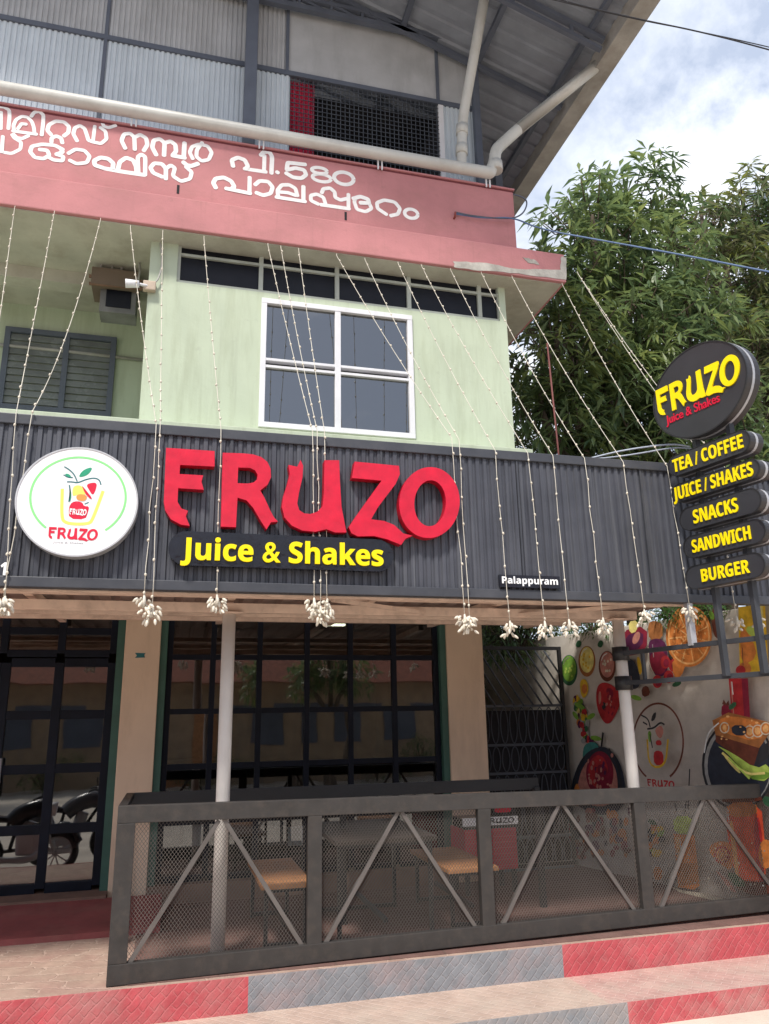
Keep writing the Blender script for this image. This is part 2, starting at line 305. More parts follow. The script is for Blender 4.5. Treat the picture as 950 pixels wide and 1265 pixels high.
def tag(o, label=None, cat=None, group=None, kind=None):
    if label: o['label'] = label
    if cat: o['category'] = cat
    if group: o['group'] = group
    if kind: o['kind'] = kind
    return o
def thing(name, label, cat, loc=(0, 0, 0), group=None):
    o = bpy.data.objects.new(name, None); COL.objects.link(o); o.location = loc; o.empty_display_size = .2
    return tag(o, label, cat, group)
def ell(c, a, b, n=40, ux=Vector((1, 0, 0)), uz=Vector((0, 0, 1)), t0=0, t1=2*math.pi, rot=0):
    c = Vector(c); out = []
    for i in range(n):
        t = t0+(t1-t0)*i/(n if abs(t1-t0-2*math.pi) < 1e-6 else n-1); x, y = a*math.cos(t), b*math.sin(t)
        x, y = x*math.cos(rot)-y*math.sin(rot), x*math.sin(rot)+y*math.cos(rot); out.append(c+ux*x+uz*y)
    return out
def smooth2(pts, closed=True, it=2):
    pts = [Vector(p) for p in pts]
    for _ in range(it):
        o = []; n = len(pts)
        for i in range(n if closed else n-1):
            a, b = pts[i], pts[(i+1) % n]; o += [a*.75+b*.25, a*.25+b*.75]
        pts = o if closed else [pts[0]]+o+[pts[-1]]
    return pts
def ribbon(pts, w, nrm):
    """closed outline of a stroke of width w along pts lying in the plane with normal nrm"""
    pts = [Vector(p) for p in pts]; nrm = Vector(nrm); l = []; r = []
    for i, p in enumerate(pts):
        d = (pts[min(i+1, len(pts)-1)]-pts[max(i-1, 0)]).normalized(); s = d.cross(nrm).normalized()*w/2; l.append(p+s); r.append(p-s)
    return l+r[::-1]
_tc = {}
def text_raw(s, offset=0.0):
    if (s, offset) in _tc: return _tc[(s, offset)]
    c = bpy.data.curves.new('lettering', 'FONT'); c.body = s; c.offset = offset; c.resolution_u = 5; c.fill_mode = 'FRONT'
    o = bpy.data.objects.new('lettering', c); COL.objects.link(o)
    dg = bpy.context.evaluated_depsgraph_get(); dg.update()
    me = bpy.data.meshes.new_from_object(o.evaluated_get(dg)); v = [tuple(p.co) for p in me.vertices]; f = [tuple(p.vertices) for p in me.polygons]
    bpy.data.objects.remove(o); bpy.data.curves.remove(c); bpy.data.meshes.remove(me); _tc[(s, offset)] = (v, f); return v, f
def bold(s): return ''.join(chr(0x1D5D4+ord(c)-65) if 'A' <= c <= 'Z' else chr(0x1D5EE+ord(c)-97) if 'a' <= c <= 'z' else chr(0x1D7EC+ord(c)-48) if '0' <= c <= '9' else c for c in s)
def put_text(mb, s, org, ux, uz, width, cap, depth, ref=None, offset=.008, fit='cap'):
    """lay lettering on a plane: org = left end of the baseline, width along ux, cap height along uz, thickness along depth"""
    v, f = text_raw(s, offset); xs = [p[0] for p in v]; x0, x1 = min(xs), max(xs)
    if fit == 'box': ys = [p[1] for p in v]; y0, y1 = min(ys), max(ys)
    else:
        rv, _ = text_raw(ref or bold('H'), offset); y0, y1 = min(p[1] for p in rv), max(p[1] for p in rv)
    org, ux, uz, depth = Vector(org), Vector(ux), Vector(uz), Vector(depth)
    P = [org+ux*((p[0]-x0)/(x1-x0)*width)+uz*((p[1]-y0)/(y1-y0)*cap) for p in v]; n = len(P)
    cnt = {}
    for q in f:
        for i in range(len(q)):
            e = (q[i], q[(i+1) % len(q)]); cnt[e] = 1
    sides = [(a, b) for (a, b) in cnt if (b, a) not in cnt]
    mb.add(P+[p+depth for p in P], list(f)+[tuple(i+n for i in reversed(q)) for q in f]+[(b, a, a+n, b+n) for a, b in sides])
def sagline(p, q, sag, n=12):
    p, q = Vector(p), Vector(q); return [p.lerp(q, i/n)-Vector((0, 0, sag*4*(i/n)*(1-i/n))) for i in range(n+1)]
def struct(name, mb, mat): return tag(mb.build(name, mat), kind='structure')

# ================================================================== the setting
ROADZ = -.355
struct('ground', MB().add([(-400, -400, ROADZ), (400, -400, ROADZ), (400, 400, ROADZ), (-400, 400, ROADZ)], [(0, 1, 2, 3)]), MT['road'])
# shop platform: a paved plinth with a painted tile edge, a step in front of it
def slab(name, x0, x1, y0, y1, z0, z1, mat):
    struct(name, MB().box((x0, y0, z0), (x1, y1, z1)), mat)
slab('pavement', -9, 12, 5.80, 7.15, ROADZ-.1, 0.0, MT['pave'])
slab('porch_floor', -.2, 12, 5.86, 7.90, .001, .005, MT['porch'])
slab('yard', -9, 12, 7.15, 20, ROADZ-.1, -.001, MT['porch'])
slab('kerb_riser', -9, 12, 5.79, 5.80, -.21, .004, MT['riser'])
slab('step', -9, 12, 5.20, 5.79, ROADZ-.1, -.21, MT['tread'])
slab('step_riser', -9, 12, 5.19, 5.20, ROADZ, -.207, MT['riser2'])
rm = MB().hexa([(-9, 7.15, .0), (-.02, 7.15, .0), (-9, 8.0, .0), (-.02, 8.0, .0), (-9, 7.15, .045), (-.02, 7.15, .045), (-9, 8.0, .13), (-.02, 8.0, .13)])
struct('entrance_ramp', rm, MT['redramp'])

# ================================================================== shop building
YW, YF = 7.10, 8.20          # upper front wall, ground-floor front
bld = thing('shop_building', 'two storey pale green and red building with a dark glazed shop below', 'building', (1.4, YF, 0))
def part(mb, name, mat, parent=bld): return mb.build(name, mat, parent)
xL, xR = onY(172, 510, YW).x, onY(636, 553, YW).x
wx0, wx1 = onY(321, 450, YW).x, onY(510, 450, YW).x
wz1, wz0 = onY(322, 369, YW).z, onY(320, 528, YW).z
vz0, vx0, vx1 = onY(218, 348, YW).z, onY(219, 330, YW).x, onY(617, 385, YW).x
ZS = onY(300, 293, 6.84).z                      # underside of the ledge
SILL = onY(300, 527, 6.8).z
wall = MB()
T = .22
wall.box((xL, YW, SILL-.25), (wx0, YW+T, vz0)); wall.box((wx1, YW, SILL-.25), (xR, YW+T, vz0))
wall.box((wx0, YW, SILL-.25), (wx1, YW+T, wz0)); wall.box((wx0, YW+.001, wz1), (wx1, YW+T, vz0))
wall.box((xL, YW, vz0), (vx0, YW+T, ZS)); wall.box((vx1+.002, YW, vz0), (xR, YW+T, ZS))
wall.box((xL, YW+T, SILL-.25), (xL+T, 8.7, ZS)); wall.box((xR-T, YW+T, SILL-.25), (xR, 15, ZS))
part(wall, 'upper_wall', MT['green'])
part(MB().box((-6, 6.80, SILL-.22), (xR+.06, 8.75, SILL), .01), 'window_ledge', MT['green'])
# ---- upper window
uw = MB(); fw = .055; yf = YW-.03
for (a, b, c, d) in ((wx0, wx1, wz0, wz0+fw), (wx0, wx1, wz1-fw, wz1)): uw.box((a, yf, c), (b, YW+.05, d), .004)
for a in (wx0, wx1-fw): uw.box((a, yf+.002, wz0+fw), (a+fw, YW+.05, wz1-fw), .004)
mx_ = onY(417, 460, YW).x; hz = onY(415, 458, YW).z
uw.box((mx_-.03, yf+.004, wz0+fw), (mx_+.03, YW+.05, wz1-fw), .004)
for s in (-.045, .03): uw.box((wx0+fw, yf+.007, hz+s), (wx1-fw, YW+.05, hz+s+.028), .003)
win = part(uw, 'upper_window', MT['white'])
for (a, b) in ((wx0+fw, mx_-.03), (mx_+.03, wx1-fw)):
    for (c, d) in ((wz0+fw, hz-.045), (hz+.058, wz1-fw)): part(MB().box((a, YW+.012, c), (b, YW+.018, d)), 'pane', MT['upglass'], win)
part(MB().box((wx0, YW+.06, wz0), (wx1, YW+.07, wz1)), 'backing', MT['dark'], win)
# ---- ventilator strip
vm = MB(); VT = ZS-.002; zm = onY(220, 312, YW).z
vm.box((vx0, YW+.02, vz0), (vx1, YW+.08, vz0+.035)); vm.box((vx0, YW+.02, zm-.014), (vx1, YW+.08, zm+.014))
for px in (218, 322, 417, 506, 593, 617):
    x = onY(px, 365, YW).x; vm.box((x-.022, YW+.016, vz0+.035), (x+.022, YW+.082, VT))
vent = part(vm, 'ventilator_strip', M('grey green frame paint', (.42, .45, .40), .6, dirt=(.25, .25, .22)))
ed = [onY(px, 365, YW).x for px in (218, 322, 417, 506, 593, 617)]
for a, b in zip(ed, ed[1:]):
    for c, d in ((vz0+.035, zm-.014), (zm+.014, VT)): part(MB().box((a+.022, YW+.05, c), (b-.022, YW+.056, d)), 'pane', MT['louvre'], vent)
# ---- projecting ledge and parapet
LY = 6.84; LXR = onY(700, 350, LY).x; LZ1 = onY(634, 305, LY).z
led = MB(); led.box((-8, LY, ZS), (LXR, YW+.4, LZ1), .012); led.box((xR-.02, YW+.4, ZS), (LXR, 15, LZ1), .012)
ledge = part(led, 'ledge', MT['pink'])
part(MB().box((-8, LY+.04, ZS-.012), (LXR-.04, 15, ZS-.002)), 'soffit', MT['soffit'], ledge)
def irregular(pts, jit, n, f):
    out = []; rnd = random.Random(3)
    for i, p in enumerate(pts):
        q = pts[(i+1) % len(pts)]
        for k in range(n): t = k/n; out.append(f(p[0]+(q[0]-p[0])*t+rnd.uniform(-jit, jit), p[1]+(q[1]-p[1])*t+rnd.uniform(-jit, jit)*.6))
    return out
pl = MB(); fY = lambda x, y: onY(x, y, LY-.001)
pl.prism([irregular([(560, 323), (600, 325), (640, 333), (692, 333), (693, 317), (699, 318), (699, 346), (640, 338), (590, 334), (562, 331)], .9, 5, fY)], (0, -.004, 0))
pl.prism([irregular([(646, 318), (660, 321), (666, 327), (652, 325)], .9, 4, fY)], (0, -.004, 0))
part(pl, 'bare_plaster_patch', MT['plaster'], ledge)
PY = 6.93; PXR = onY(634, 240, PY).x; PZ = onY(634, 233, PY).z
par = MB(); par.box((-8, PY, LZ1-.02), (PXR, PY+.16, PZ), .01); par.box((PXR-.16, PY+.16, LZ1-.02), (PXR, 15, PZ))
par.box((-8, PY-.022, PZ-.038), (PXR+.008, PY+.02, PZ-.018)); 
parapet = part(par, 'parapet', MT['pink'])
part(MB().box((-8, PY-.004, PZ-.056), (PXR+.002, PY+.01, PZ-.0385)), 'shadow_groove', M('groove shade red', (.16, .04, .05), .9), parapet)  # raised dark strip; the shade of a groove is put into its colour
# drip holes
for px, py in ((220, 234), (427, 267)): p = onY(px, py, PY); part(MB().box((p.x-.012, PY-.004, p.z-.05), (p.x+.012, PY+.01, p.z+.05)), 'weep_hole', MT['dark'], parapet)
# ---- brushed lettering on the parapet: each sign of the script fitted to its place
Z_ = [lambda x, y: (x/6.333, 125+y/6.333), lambda x, y: (140+x/6.786, 150+y/6.786), lambda x, y: (110+x/6.333, 170+y/6.333), lambda x, y: (255+x/6.552, 180+y/6.552), lambda x, y: (375+x/6.129, 180+y/6.129)]
def el_(cx, cy, a, b): return [(cx+a*math.cos(t)+.10*a*0, cy+b*math.sin(t)+.14*a*math.cos(t)) for t in [2*math.pi*i/20 for i in range(21)]]
STROKES = [
 (0, [[(-60, 60), (-20, 42), (30, 45), (72, 70), (75, 120), (65, 215)], [(8, 85), (6, 215)],
      [(100, 232), (190, 245), (285, 258)], [(110, 232), (105, 190), (125, 145), (170, 118), (215, 125), (250, 160), (265, 205), (270, 250)], [(140, 215), (168, 176), (205, 180)],
      [(245, 118), (268, 86), (308, 80), (340, 108), (337, 180), (326, 265)],
      [(400, 262), (370, 228), (382, 185), (435, 156), (500, 162), (540, 198), (535, 245), (500, 272)], [(402, 320), (404, 288), (440, 272), (478, 288), (488, 326)],
      [(603, 310), (573, 255), (586, 208), (625, 190), (662, 214), (680, 265), (692, 306), (728, 318)], [(742, 195), (727, 315)], [(725, 318), (790, 332), (834, 295), (826, 236), (785, 206)], [(798, 162), (812, 196), (850, 208), (905, 190)],
      [(22, 275), (14, 395)], [(-30, 385), (15, 397), (90, 410), (160, 375), (166, 320), (112, 288), (95, 262)], [(105, 258), (132, 286), (175, 292), (222, 270)],
      [(492, 378), (430, 345), (330, 336), (250, 352), (235, 395), (272, 440), (340, 450), (386, 424), (370, 384), (310, 378)], [(470, 366), (492, 398), (440, 415)], [(440, 415), (496, 432), (490, 466), (420, 460), (385, 440)],
      [(535, 408), (590, 375), (660, 385), (702, 430), (680, 480), (600, 490), (545, 462)]]),
 (1, [[(100, 225), (68, 160), (90, 106), (140, 100), (176, 130), (180, 235)], [(180, 132), (225, 110), (275, 140), (286, 195), (255, 245)],
      [(360, 280), (325, 215), (340, 157), (390, 146), (430, 180), (425, 285)], [(430, 180), (480, 166), (520, 195), (526, 250), (500, 282)], [(495, 285), (600, 305)], [(597, 180), (590, 302)],
      [(666, 312), (640, 260), (660, 212), (720, 190), (790, 206), (826, 260), (800, 320), (740, 332), (696, 295), (700, 238), (745, 178)]]),
 (2, [[(108, 236), (45, 215), (40, 180), (90, 155), (150, 165), (190, 200), (186, 236)], [(118, 240), (270, 268), (435, 292)], [(226, 248), (240, 190), (290, 156), (345, 176), (368, 225), (374, 278)], [(386, 280), (380, 152), (410, 130), (441, 152), (438, 292)],
      [(572, 306), (502, 276), (480, 235), (510, 200), (570, 205), (602, 242), (600, 322)], [(602, 242), (640, 215), (672, 238), (655, 300), (720, 342), (790, 322), (804, 270), (758, 228)], [(738, 192), (766, 216), (800, 222), (852, 204)]]),
 (3, [[(216, 166), (205, 116), (255, 95), (310, 115), (336, 165), (318, 188)], [(308, 186), (482, 212)], [(470, 80), (466, 210)], [(440, 76), (465, 50), (510, 50), (532, 90), (526, 222)], [(570, 212), (580, 219)],
      [(800, 152), (728, 144), (660, 137), (656, 150), (652, 180), (651, 194), (664, 193), (720, 180), (790, 196), (808, 235), (770, 264), (700, 256), (645, 222)],
      [(76, 340), (55, 300), (75, 266), (140, 256), (200, 286), (226, 330), (200, 352)], [(158, 345), (356, 386)], [(350, 256), (348, 384)], [(395, 315), (430, 284), (500, 290), (537, 335), (520, 386), (460, 402), (404, 380)],
      [(580, 408), (575, 360), (610, 317), (670, 316), (720, 345), (736, 405)], [(600, 375), (660, 380), (722, 402)], [(565, 415), (800, 452)], [(785, 330), (785, 450)]]),
 (4, [el_(120, 188, 58, 22), el_(138, 244, 70, 28), el_(305, 247, 74, 46), [(112, 442), (55, 415), (55, 376), (100, 366), (150, 390), (166, 438)], [(132, 446), (346, 477)], [(138, 356), (150, 326), (200, 320), (236, 350), (240, 392), (280, 412), (336, 398)], [(340, 368), (340, 477)],
      [(376, 400), (430, 384), (488, 405), (496, 434), (430, 432)], [(496, 434), (516, 475), (470, 500), (404, 482), (384, 425), (392, 396)], [(628, 520), (560, 475), (555, 432), (610, 411), (690, 426), (731, 475), (715, 518), (660, 530)], el_(815, 515, 50, 34)]),
]
kz = 0; rnb = random.Random(4); let = MB()
for zi, sts in STROKES:
    for st in sts:
        kz += 1; yy = PY-.0014-.0005*(kz % 7)
        ds = [((1-t)*p[0]+t*q[0], (1-t)*p[1]+t*q[1]) for p, q in zip(st, st[1:]) for t in ((0, .5) if len(st) > 3 else (0, .3, .7))]+[st[-1]]
        P3 = smooth2([onY(*Z_[zi](x, y), yy) for x, y in ds], False, 2); w = (.036 if zi == 0 else .043)*rnb.uniform(.92, 1.1); n_ = len(P3)
        for i, p in enumerate(P3): p.y -= .0004*i/n_
        out_ = ribbon(P3, w, (0, -1, 0)); L_s, R_s = out_[:n_], out_[n_:][::-1]
        let.add(L_s+R_s, [(i, i+1, n_+i+1, n_+i) for i in range(n_-1)])
        if (P3[0]-P3[-1]).length < .01: continue
        for c, d, l0, r0 in ((P3[-1], P3[-1]-P3[-2], L_s[-1], R_s[-1]), (P3[0], P3[0]-P3[1], R_s[0], L_s[0])):      # round brush ends
            d = Vector((d.x, 0, d.z)).normalized(); q = l0-c
            arc = [c+q*math.cos(t)+d*(w/2*.8*math.sin(t)) for t in [R(180*k/8) for k in range(9)]]
            let.add([c]+arc, [(0, i, i+1) for i in range(1, 9)])
tag(part(let, 'painted_lettering', MT['painted'], parapet), 'white hand painted Malayalam lettering in two lines')
# ---- balcony recess at the left
BY = 8.70
bal = MB(); bal.box((-6, BY, SILL-.2), (xL+.1, BY+.2, ZS)); part(bal, 'balcony_back_wall', MT['green'])
bb = MB(); bb.box((-6, 7.85, ZS-.16), (xL, 8.05, ZS-.013)); part(bb, 'balcony_beam', MT['soffit'])
lw = MB(); a, b = onY(6, 450, BY-.01), onY(138, 460, BY-.01); zt, zb = onY(70, 414, BY-.01).z, onY(70, 508, BY-.01).z
for x in (a.x, (a.x+b.x)/2+.06, b.x): lw.box((x-.03, BY-.05, zb), (x+.03, BY+.01, zt))
for z in (zb, zt): lw.box((a.x-.03, BY-.052, z-.03), (b.x+.03, BY+.01, z+.03))
lwo = part(lw, 'balcony_window', MT['steel'])
lv = MB(); k = 0; z = zb+.05
while z < zt-.05: lv.hexa([(a.x+.03, BY-.035, z), (b.x-.03, BY-.035, z), (a.x+.03, BY-.015, z), (b.x-.03, BY-.015, z), (a.x+.03, BY-.02, z+.075), (b.x-.03, BY-.02, z+.075), (a.x+.03, BY-.008, z+.075), (b.x-.03, BY-.008, z+.075)]); z += .085
part(lv, 'louvre_panes', M('reflection grey louvre glass', (.17, .185, .19), .25, var=.3, spec=.6), lwo)  # pale grey base puts a reflection into the colour of the panes
cnd = MB(); cnd.tube([(-6, BY-.03, ZS-.55), (-1.4, BY-.03, ZS-.56), (xL, BY-.03, ZS-.58)], .02); part(cnd, 'conduit', MT['gutter'])
# ---- ground floor front
pxl, pxr = onY(140, 1000, YF).x, onY(194, 870, YF).x
qxl, qxr = onY(553, 850, YF).x, onY(598, 850, YF).x
ZT = 2.78
for (x0, x1) in ((pxl, pxr), (qxl, qxr)): part(MB().box((x0, YF-.02, -.01), (x1, YF+.35, ZT+1.2), .008), 'pillar', MT['cream'])
lin = MB(); lin.box((-6, YF, ZT), (pxl, YF+.2, SILL-.2)); lin.box((pxr, YF, ZT), (qxl, YF+.2, SILL-.2)); lin.box((qxr, YF, ZT+.1), (3.6, YF+.2, SILL-.2)); part(lin, 'lintel_wall', MT['cream'])
thr = MB(); thr.box((-6, 7.98, -.01), (pxl, YF+.3, .15)); thr.box((pxr, YF-.03, -.01), (qxl, YF+.3, .16)); part(thr, 'threshold', M('dirty threshold cement', (.20, .12, .09), .8, dirt=(.09, .06, .05)))
for a, b in ((pxl-.075, pxl), (pxr, pxr+.07), (qxl-.07, qxl)): part(MB().box((a, YF+.012, .15), (b, YF+.2, ZT)), 'green_trim', MT['teal'])
def grid(name, xs, zs, y, w=.055, d=.06, parent=bld, lab=None, handle=None):
    g = MB()
    for x in xs: g.box((x-w/2, y, zs[0]), (x+w/2, y+d, zs[-1]), .004)
    for i, z in enumerate(zs):
        for a, b in zip(xs, xs[1:]): g.box((a+w/2, y+.004, z-w/2), (b-w/2, y+d, z+w/2), .004)
    o = part(g, name, MT['frame'], parent)
    for a, b in zip(xs, xs[1:]):
        for c, e in zip(zs, zs[1:]):
            t = random.uniform(-.006, .006)
            part(MB().hexa([(a+w/2, y+.030+t, c+w/2), (b-w/2, y+.030-t, c+w/2), (a+w/2, y+.034+t, c+w/2), (b-w/2, y+.034-t, c+w/2), (a+w/2, y+.030+t, e-w/2), (b-w/2, y+.030-t, e-w/2), (a+w/2, y+.034+t, e-w/2), (b-w/2, y+.034-t, e-w/2)]), 'pane', MT['glass'], o)
    return o
win_x = [onY(p, 848, YF+.1).x for p in (200, 262, 320, 379, 433, 487, 541)]; win_x[0] = pxr+.10; win_x[-1] = qxl-.10
rows = [onY(300, p, YF+.1).z for p in (1092, 1012, 945, 878, 812, 764)]
rows[0] = .19; rows[-1] = ZT-.03
rows2 = rows[:1]+[.70]+rows[2:]
grid('shop_window', win_x, rows, YF+.08)
dz = [.19, .70, 1.24, 1.74, 2.24]; dx0 = onY(71, 851, YF+.08).x; dxr = pxl-.11
cx = dx0-(dxr-dx0)
door_r = grid('door', [cx+.012, dx0, dxr], dz, YF+.08, .085)
part(MB().tube([(cx+.06, YF+.03, 1.0), (cx+.06, YF+.03, 1.35)], .014), 'handle', MT['rimgrey'], door_r)
door_l = grid('door', [cx-(dxr-cx), cx-(dxr-cx)/2, cx-.075], dz, YF+.08, .085)
part(MB().tube([(cx-.11, YF+.03, 1.0), (cx-.11, YF+.03, 1.35)], .014), 'handle', MT['rimgrey'], door_l)
grid('transom_window', [cx-(dxr-cx)-.02, cx-(dxr-cx)/2, cx-.03, dx0, dxr], [2.33, 2.55, ZT-.03], YF+.085, .07)
part(MB().box((cx-3, YF+.07, .15), (cx-(dxr-cx)-.05, YF+.25, ZT)), 'side_wall', MT['cream'])
# interior room of the shop
rmw = MB(); rmw.box((-4.2, 12.6, .1), (3.3, 12.7, 3.2)); rmw.box((-4.2, YF+.35, .1), (-4.1, 12.6, 3.2)); rmw.box((3.2, YF+.35, .1), (3.3, 12.6, 3.2)); part(rmw, 'interior_wall', MT['inwall'])
part(MB().box((-4.2, YF+.3, .08), (3.3, 12.7, .15)), 'interior_floor', MT['infloor'])
part(MB().box((-4.2, YF+.3, 3.1), (3.3, 12.7, 3.2)), 'interior_ceiling', MT['inwall'])
part(MB().box((-8, 7.12, SILL-.24), (3.38, 15, SILL-.221)), 'first_floor_slab', MT['soffit'])
# ---- roof shed
Y3 = 7.22
zb3 = onY(270, 75, Y3).z; zlow = PZ-.25; ztop = 10.6
ox0, ox1 = onY(358, 130, Y3).x, onY(545, 160, Y3).x; xE = onY(588, 150, Y3).x
def ribbed(mb, x0, x1, z0, z1, y, pitch, d, top=.5):
    prof = []; x = x0
    while x < x1-1e-4:
        for f, o in ((0, 0), (.30, 0), (.42, d), (.88, d)):
            xx = x+f*pitch
            if xx < x1: prof.append((xx, o))
        x += pitch
    prof.append((x1, 0)); n = len(prof)
    vs = [(a, y-o, z0) for a, o in prof]+[(a, y-o, z1) for a, o in prof]+[(a, y-o+.003, z0) for a, o in prof]+[(a, y-o+.003, z1) for a, o in prof]
    fs = [(i, i+1, n+i+1, n+i) for i in range(n-1)]+[(2*n+i+1, 2*n+i, 3*n+i, 3*n+i+1) for i in range(n-1)]+[(i+1, i, 2*n+i, 2*n+i+1) for i in range(n-1)]+[(n+i, n+i+1, 3*n+i+1, 3*n+i) for i in range(n-1)]
    return mb.add(vs, fs)
sw = MB(); ribbed(sw, -8, ox0, zlow, zb3-.03, Y3, .055, .012); ribbed(sw, ox1, xE, zlow, zb3-.03, Y3, .055, .012)
part(sw, 'sheet_wall', MT['sheet'])
su = MB(); ribbed(su, -8, onY(356, 60, Y3).x, zb3+.03, ztop, Y3, .055, .012); su.box((onY(356, 60, Y3).x, Y3-.002, zb3+.03), (xE, Y3+.01, ztop-.3)); part(su, 'upper_panels', MT['sheetup'])
part(MB().box((xE-.02, Y3+.02, zlow), (xE, 14, ztop-.6)), 'shed_side_wall', MT['sheetup'])
br_ = MB(); br_.box((-8, Y3-.03, zb3-.03), (xE, Y3+.02, zb3+.03))
for px in (130, 355, 538): x = onY(px, 60, Y3).x; br_.box((x-.018, Y3-.028, zlow if px == 130 else zb3+.03), (x+.018, Y3, ztop-.3))
part(br_, 'wall_rail', MT['steel'])
x = onY(310, 80, Y3-.15).x; part(MB().box((x-.065, Y3-.21, zlow), (x+.065, Y3-.08, ztop-.2), .006), 'steel_column', MT['steel'])
x = onY(590, 150, Y3-.1).x; part(MB().box((x-.04, Y3-.12, zlow), (x+.04, Y3-.04, ztop-1.2), .006), 'steel_column', MT['steel'])
x = onY(612, 180, 8.1).x; part(MB().box((x-.05, 8.05, zlow), (x+.05, 8.15, 9.2), .006), 'steel_column', MT['steel'])
gr = MB(); n = 34
for i in range(n+1): x = ox0+(ox1-ox0)*i/n; gr.box((x-.0035, Y3-.008, zlow), (x+.0035, Y3, zb3-.03))
z = zlow
while z < zb3-.03: gr.box((ox0, Y3-.016, z-.003), (ox1, Y3-.0085, z+.003)); z += .06
sgr = part(gr, 'shed_window', MT['grille'])
part(MB().box((ox0-.1, 9.4, zlow-.2), (ox1+.1, 9.45, zb3+.3)), 'dark_interior', MT['dark'], sgr)  # near black sheets here put the shed's inner shade into their colour
part(MB().box((ox0-.1, Y3+.3, zb3+.02), (ox1+.1, 9.4, zb3+.05)), 'dark_ceiling', MT['dark'], sgr)
part(MB().box((ox1+.02, Y3+.05, zlow), (ox1+.05, 9.4, zb3)), 'dark_side', MT['dark'], sgr)
cu = MB(); cx1 = onY(388, 140, Y3+.06).x; n = 60; prof = [(ox0+(cx1-ox0)*i/n, Y3+.06+.022*math.sin(i*1.15)+.008*math.sin(i*.37)) for i in range(n+1)]
cu.add([(a, b, zlow) for a, b in prof]+[(a, b, zb3-.03) for a, b in prof], [(i, i+1, n+2+i, n+1+i) for i in range(n)], True); part(cu, 'curtain', MT['curtain'], sgr)
part(MB().box((ox1-.03, Y3-.02, zlow), (ox1+.03, Y3+.02, zb3-.03)), 'window_post', MT['white'], sgr)
# roof sheet: falls to the right, its gutter runs from front to back
EX, EZ, SL = 4.42, 9.10, .33; RX = -4.0; RFY, RBY = 4.9, 14
def roofz(x): return EZ+(EX-x)*SL if x > RX else EZ+(EX-RX)*SL-(RX-x)*SL
rs = MB(); prof = []; y = RFY
while y < RBY: prof += [(y, 0), (y+.13, 0), (y+.15, .03), (y+.20, .03), (y+.22, 0)]; y += .22
n = len(prof); xs = [EX, RX, -11]
vs = [(x, p, roofz(x)+o+t) for t in (0, .004) for x in xs for p, o in prof]
rs.add(vs, [(i*n+k, i*n+k+1, (i+1)*n+k+1, (i+1)*n+k) for i in (0, 1) for k in range(n-1)]+[(3*n+i*n+k+1, 3*n+i*n+k, 3*n+(i+1)*n+k, 3*n+(i+1)*n+k+1) for i in (0, 1) for k in range(n-1)])
roof = part(rs, 'roof', MT['roof'])
pu = MB()
for i in range(9): x = EX-.25-i*.95; pu.box((x-.03, RFY+.02, roofz(x)-.075), (x+.03, RBY, roofz(x)-.012))
part(pu, 'purlins', MT['steel'], roof)
def truss(y, web=True):
    t = MB(); zc = onY(440, 34, Y3).z
    for dy in (0,):
        t.bar((EX-.1, y, roofz(EX-.1)-.11), (RX, y, roofz(RX)-.11), .06, .06)
        if web:
            t.bar((2.95, y, zc), (-6, y, zc), .06, .07); t.bar((2.95, y, zc+.14), (-6, y, zc+.14), .05, .05); xx = 2.9; up = True
            while xx > -5: t.bar((xx, y, zc), (xx-.38, y, zc+.14 if roofz(xx) < zc+.5 else min(roofz(xx-.38)-.13, zc+.42)), .035, .035); t.bar((xx-.38, y, zc), (xx-.38, y, min(roofz(xx-.38)-.13, zc+.42)), .03, .03); xx -= .38
        else:
            t.bar((EX-.15, y, roofz(EX-.15)-.27), (RX, y, roofz(RX)-.27), .05, .05); xx = EX-.5
            while xx > RX: t.bar((xx, y, roofz(xx)-.11), (xx, y, roofz(xx)-.27), .035, .035); xx -= .7
    return part(t, 'roof_truss', MT['steel'], roof)
truss(Y3-.1); truss(6.1, False); truss(5.0, False)
gm = MB(); gm.box((EX-.02, RFY, EZ-.17), (EX+.17, RBY, EZ-.16)); gm.box((EX+.16, RFY, EZ-.16), (EX+.17, RBY, EZ+.04)); gm.box((EX-.05, RFY, EZ-.172), (EX-.02, RBY, EZ+.035)); gm.box((EX-.02, RFY-.01, EZ-.17), (EX+.17, RFY, EZ+.04))
part(gm, 'gutter', MT['gutter'], roof)
# plastic rain pipes
def bend(pts, it=3): return smooth2(pts, False, it)
def PIP(px, py, y): return tuple(onY(px, py, y))
pp = MB(); PYP = 6.86
pl0, pl1 = onY(0, 112, PYP), onY(606, 214, PYP); pl0 = pl1+(pl0-pl1)*2.2; zl = pl1.z
g0 = Vector((EX+.05, 6.25, EZ-.2)); gp = onX(744, 76, EX+.05)
pp.tube([(-8, PYP, zl)]+bend([(pl1.x-.16, PYP, zl), (pl1.x-.01, PYP, zl), (pl1.x, PYP, zl+.02), onY(611, 200, PYP), onY(612, 186, PYP), onY(620, 178, PYP), onY(640, 160, PYP)], 3)+[gp], .068, 14)
pp.tube([gp+Vector((0, 0, -.02)), gp+Vector((0, 0, .14))], .075, 12)
b0 = onY(570, 205, PYP); b1 = onY(571, 150, PYP-.02); b2 = onY(598, 0, 6.35); b3 = b2+(b2-b1)*.6
pp.tube([(b0.x, b0.y, zl)]+bend([b0, b1, b1+(b2-b1)*.25], 3)+[b3], .058, 14)
for p in (b0.lerp(b1, .35), b0.lerp(b1, .8)): pp.tube([p-(b1-b0).normalized()*.06, p+(b1-b0).normalized()*.06], .07, 14)
q0 = onY(612, 206, PYP); pp.tube([q0-Vector((0, 0, .06)), q0+Vector((0, 0, .06))], .082, 14)
pipe = part(pp, 'rain_pipe', MT['pvc'])
